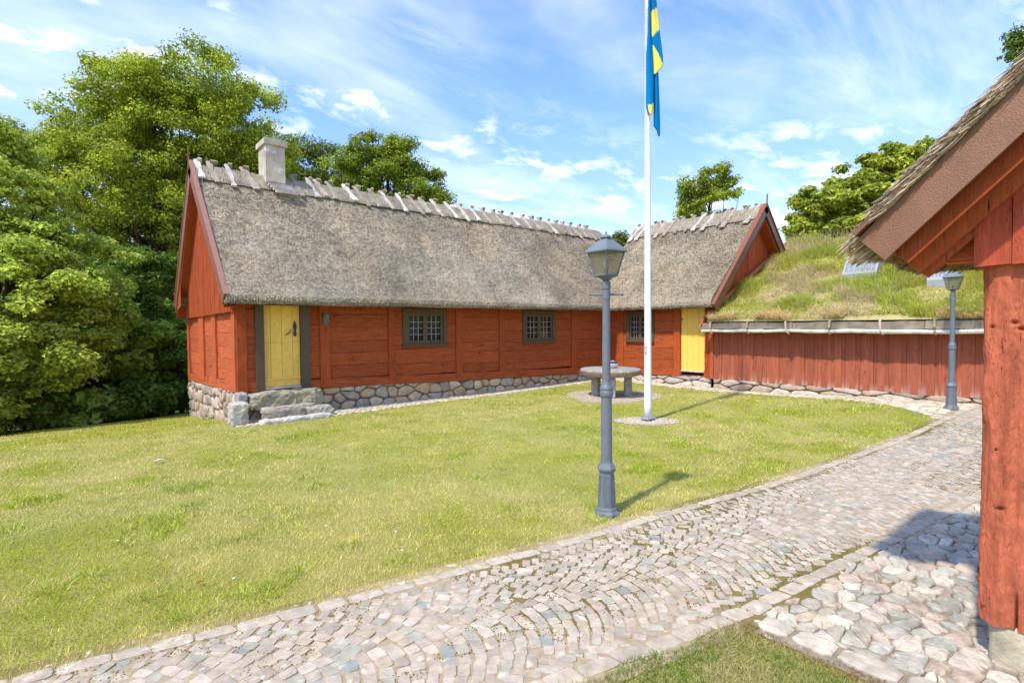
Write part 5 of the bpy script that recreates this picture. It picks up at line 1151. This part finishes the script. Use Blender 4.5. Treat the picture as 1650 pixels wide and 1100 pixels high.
# ------------------------------------------------------------------ trees and shrubs
def tree(name, label, cat, lobes, base, nleaf, lsize, c_lo, c_hi, seed, trunk_r=.3, clump=.55, limbs=16, group=None, flat_=.65, yellow=.15, gap=.0):
    """lobes: (px, py, radius px x, radius px y, depth) crown masses placed at real distances"""
    rng = np.random.default_rng(seed); L_ = []
    for px, py, rx, ry, d in lobes: c = atd(px, py, d); L_.append((c, rx * d / 853, ry * d / 853))
    bx_, by_ = base; bz = float(hz(bx_, by_)); T = thing(name, label, cat, (bx_, by_, bz), group)
    # clumps over each lobe
    cl = []; wts = np.array([a * b for _, a, b in L_]); wts /= wts.sum(); tot_area = sum(a * b for _, a, b in L_)
    ncl = int(np.clip(5.5 * tot_area / clump ** 2, 14, 1500))
    for (c, rx, ry), w in zip(L_, wts):
        k = max(4, int(ncl * w)); dv = rng.normal(0, 1, (k, 3)); dv /= np.linalg.norm(dv, axis=1)[:, None]; rad = .35 + .65 * rng.random(k) ** .45
        p_ = c + dv * rad[:, None] * np.array([rx, rx, ry]); cl.append(p_)
    cl = np.concatenate(cl); K = len(cl); rc = clump * rng.uniform(.55, 1.35, K); tone = rng.uniform(.78, 1.18, K); yl_ = rng.random(K)
    # keep clumps above the ground
    keep = cl[:, 2] > hz(cl[:, 0], cl[:, 1]) + .15; cl, rc, tone, yl_ = cl[keep], rc[keep], tone[keep], yl_[keep]; K = len(cl)
    wt = rc ** 2; idx = rng.choice(K, nleaf, p=wt / wt.sum())
    dv = rng.normal(0, 1, (nleaf, 3)); dv /= np.linalg.norm(dv, axis=1)[:, None]; rad = rng.random(nleaf) ** .45 * (1 + .25 * (rng.random(nleaf) < .12))
    # twiggy sub clusters
    sub = (_hash((idx * 7).astype(np.int64), rng.integers(0, 9, nleaf), idx * 0) - .5)
    pos = cl[idx] + dv * (rad * rc[idx])[:, None] * np.array([1, 1, flat_]) ; pos = pos + (fbm(pos * 1.7 / clump, 2)[:, None] - .5) * .3 * clump
    nrm = dv * .7 + np.array([0, 0, .75]) + rng.normal(0, .45, (nleaf, 3)); nrm /= np.linalg.norm(nrm, axis=1)[:, None]
    t1 = np.cross(nrm, rng.normal(0, 1, (nleaf, 3))); t1 /= np.linalg.norm(t1, axis=1)[:, None]; t2 = np.cross(nrm, t1); s_ = lsize * rng.uniform(.6, 1.3, nleaf)
    a = t1 * s_[:, None] * .5; b = t2 * s_[:, None] * .34; dro = nrm * s_[:, None] * .10
    V = np.stack([pos - a, pos + b * 1.0 - a * .1 + dro, pos + a - dro, pos - b - a * .1 + dro], 1).reshape(-1, 3)
    mixf = np.clip(rng.random(nleaf) * .6 + .4 * fbm(pos * .9 + seed, 2) + .25 * (yl_[idx] < yellow), 0, 1)[:, None]
    col = (np.array(c_lo)[None] * (1 - mixf) + np.array(c_hi)[None] * mixf) * (tone[idx] * rng.uniform(.6, 1.45, nleaf))[:, None]
    col = col * np.array([1.2, 1.22, 1.1])
    mb = MB(); mb.add(V, np.repeat(col, 4, 0), np.arange(nleaf * 4).reshape(-1, 4)); mb.build('crown', MT['leaf'], T)
    # trunk and limbs
    mb = MB(); top = np.average([c for c, _, _ in L_], axis=0, weights=wts); bark = (0.085, 0.065, 0.05); b0 = np.array([bx_, by_, bz - .1]); fork = b0 * .5 + top * .5; fork[:2] = b0[:2] * .75 + top[:2] * .25
    tpts = [b0, b0 * .7 + fork * .3 + rng.normal(0, .08, 3), fork, fork * .45 + top * .55 + rng.normal(0, .2, 3), top + [0, 0, .5]]; mb.tube(tpts, [trunk_r * 1.35, trunk_r, trunk_r * .8, trunk_r * .5, trunk_r * .12], bark, 10)
    far = rng.choice(K, min(limbs, K), replace=False)
    for j in far:
        f = rng.uniform(.25, .9); st = tpts[2] * (1 - f) + tpts[3] * f if rng.random() < .6 else tpts[1] * (1 - f) + tpts[2] * f; e = cl[j]; m1 = st * .6 + e * .4 + [0, 0, .12 * np.linalg.norm(e - st)] + rng.normal(0, .15, 3); m2 = st * .25 + e * .75 + rng.normal(0, .12, 3); r0_ = trunk_r * rng.uniform(.22, .42)
        mb.tube([st, m1, m2, e], [r0_, r0_ * .7, r0_ * .4, r0_ * .12], bark, 6)
    # twigs inside the clumps
    for j in range(0, K, max(1, K // 120)):
        for _ in range(2): d_ = rng.normal(0, 1, 3); d_ /= np.linalg.norm(d_); mb.tube([cl[j] - d_ * rc[j] * .2, cl[j] + d_ * rc[j] * .95], [.02 * clump / .55, .006], bark, 4, False)
    mb.build('trunk', MT['bark'], T)
    return T
def gb(px, d): q = atd(px, 600, d); return (float(q[0]), float(q[1]))
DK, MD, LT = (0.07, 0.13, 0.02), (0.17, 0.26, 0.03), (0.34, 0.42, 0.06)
tree('oak_tree', 'great broad oak rising above the farmhouse gable with wide spreading crown', 'tree',
     [(315, 135, 95, 55, 21), (225, 165, 80, 70, 21), (385, 190, 62, 70, 21), (140, 215, 70, 65, 21), (300, 240, 120, 90, 22), (190, 300, 110, 90, 20.5), (410, 275, 60, 60, 22), (75, 255, 60, 55, 21), (290, 360, 110, 100, 22), (200, 430, 100, 90, 22), (270, 190, 90, 80, 22.5), (130, 300, 80, 80, 22), (350, 300, 90, 80, 23), (440, 250, 40, 50, 23.5)], gb(262, 22), 200000, .12, (0.13, .20, .022), (0.44, .47, .045), 1, .42, .50, 40, None, .62, .25)
tree('maple_tree', 'light green maple with drooping branches at the left edge of the lawn', 'tree',
     [(-30, 235, 60, 60, 14), (10, 330, 80, 80, 14), (90, 420, 110, 70, 14.5), (20, 470, 120, 90, 13.5), (60, 560, 110, 60, 13.5), (-30, 620, 90, 90, 13), (150, 500, 60, 60, 15)], gb(-60, 14.5), 115000, .115, (0.18, .26, .04), (0.49, .54, .085), 2, .22, .36, 26, 'trees and shrubs at the left lawn edge', .6, .25)
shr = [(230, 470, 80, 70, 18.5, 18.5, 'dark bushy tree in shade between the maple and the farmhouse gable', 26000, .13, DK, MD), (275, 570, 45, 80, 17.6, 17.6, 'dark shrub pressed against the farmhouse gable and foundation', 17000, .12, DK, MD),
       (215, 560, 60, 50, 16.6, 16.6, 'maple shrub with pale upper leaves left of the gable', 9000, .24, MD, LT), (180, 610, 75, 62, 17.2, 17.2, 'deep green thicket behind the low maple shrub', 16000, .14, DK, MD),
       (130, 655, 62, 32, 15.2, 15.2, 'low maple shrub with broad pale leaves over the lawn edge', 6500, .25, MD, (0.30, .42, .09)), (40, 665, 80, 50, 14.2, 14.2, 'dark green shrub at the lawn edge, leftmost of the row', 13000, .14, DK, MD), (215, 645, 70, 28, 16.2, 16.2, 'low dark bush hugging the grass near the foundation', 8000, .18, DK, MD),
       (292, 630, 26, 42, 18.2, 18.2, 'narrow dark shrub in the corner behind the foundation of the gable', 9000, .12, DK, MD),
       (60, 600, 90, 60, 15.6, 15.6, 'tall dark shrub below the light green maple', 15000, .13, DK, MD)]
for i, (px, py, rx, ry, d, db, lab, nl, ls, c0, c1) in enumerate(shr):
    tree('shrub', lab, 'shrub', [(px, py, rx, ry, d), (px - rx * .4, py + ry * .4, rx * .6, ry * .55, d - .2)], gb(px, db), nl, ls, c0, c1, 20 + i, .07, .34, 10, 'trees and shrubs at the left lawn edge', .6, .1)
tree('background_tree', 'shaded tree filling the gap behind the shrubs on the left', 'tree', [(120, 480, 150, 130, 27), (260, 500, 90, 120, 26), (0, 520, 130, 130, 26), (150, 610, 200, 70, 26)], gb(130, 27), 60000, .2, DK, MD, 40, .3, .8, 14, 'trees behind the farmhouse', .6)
tree('background_tree', 'olive green tree behind the roof just right of the chimney', 'tree', [(490, 265, 45, 45, 33), (530, 275, 40, 38, 33), (460, 300, 50, 50, 33), (515, 320, 60, 50, 33)], gb(500, 33), 26000, .16, (0.06, .10, .018), (0.24, .27, .05), 41, .25, .7, 12, 'trees behind the farmhouse', .6)
tree('background_tree', 'rounded bright green tree standing behind the middle of the thatched ridge', 'tree', [(605, 250, 50, 36, 30), (645, 262, 45, 42, 30), (575, 275, 45, 38, 30), (675, 300, 38, 32, 30), (620, 310, 70, 50, 30), (712, 322, 26, 16, 30)], gb(625, 30), 42000, .15, (0.10, .165, .018), (0.34, .40, .04), 42, .3, .6, 16, 'trees behind the farmhouse', .55)
tree('background_tree', 'small feathery tree top just right of the flagpole behind the wing', 'tree', [(1150, 285, 26, 22, 34), (1120, 305, 26, 20, 34), (1172, 305, 24, 24, 34), (1135, 330, 42, 24, 34)], gb(1142, 34), 12000, .17, (0.07, .125, .014), (0.48, .54, .05), 43, .2, .5, 14, 'trees behind the wing', .6)
tree('background_tree', 'tree top glimpsed in the gap between the two thatched roofs', 'tree', [(1008, 392, 26, 16, 34), (995, 402, 24, 16, 34)], gb(1008, 34), 5000, .16, (0.09, .13, .03), (0.2, .24, .05), 44, .2, .5, 8, 'trees behind the wing', .6)
tree('chestnut_tree', 'chestnut with large yellow green leaves rising behind the turf roof', 'tree', [(1445, 255, 40, 26, 24), (1395, 288, 50, 30, 24), (1345, 325, 55, 34, 24), (1305, 345, 26, 22, 24), (1300, 372, 28, 20, 24), (1415, 325, 75, 50, 24), (1370, 370, 90, 40, 24), (1480, 290, 50, 60, 24)], gb(1410, 25), 42000, .22, (0.13, .19, .025), (0.48, .50, .06), 45, .3, .42, 20, 'trees behind the wing', .5, .3)
tree('background_tree', 'leafy sprig of a tree peeking over the near thatch, top right', 'tree', [(1668, 75, 34, 42, 12), (1720, 110, 60, 60, 12)], gb(1730, 12), 9000, .09, (0.06, .11, .02), (0.16, .22, .03), 46, .15, .28, 10, None, .6)
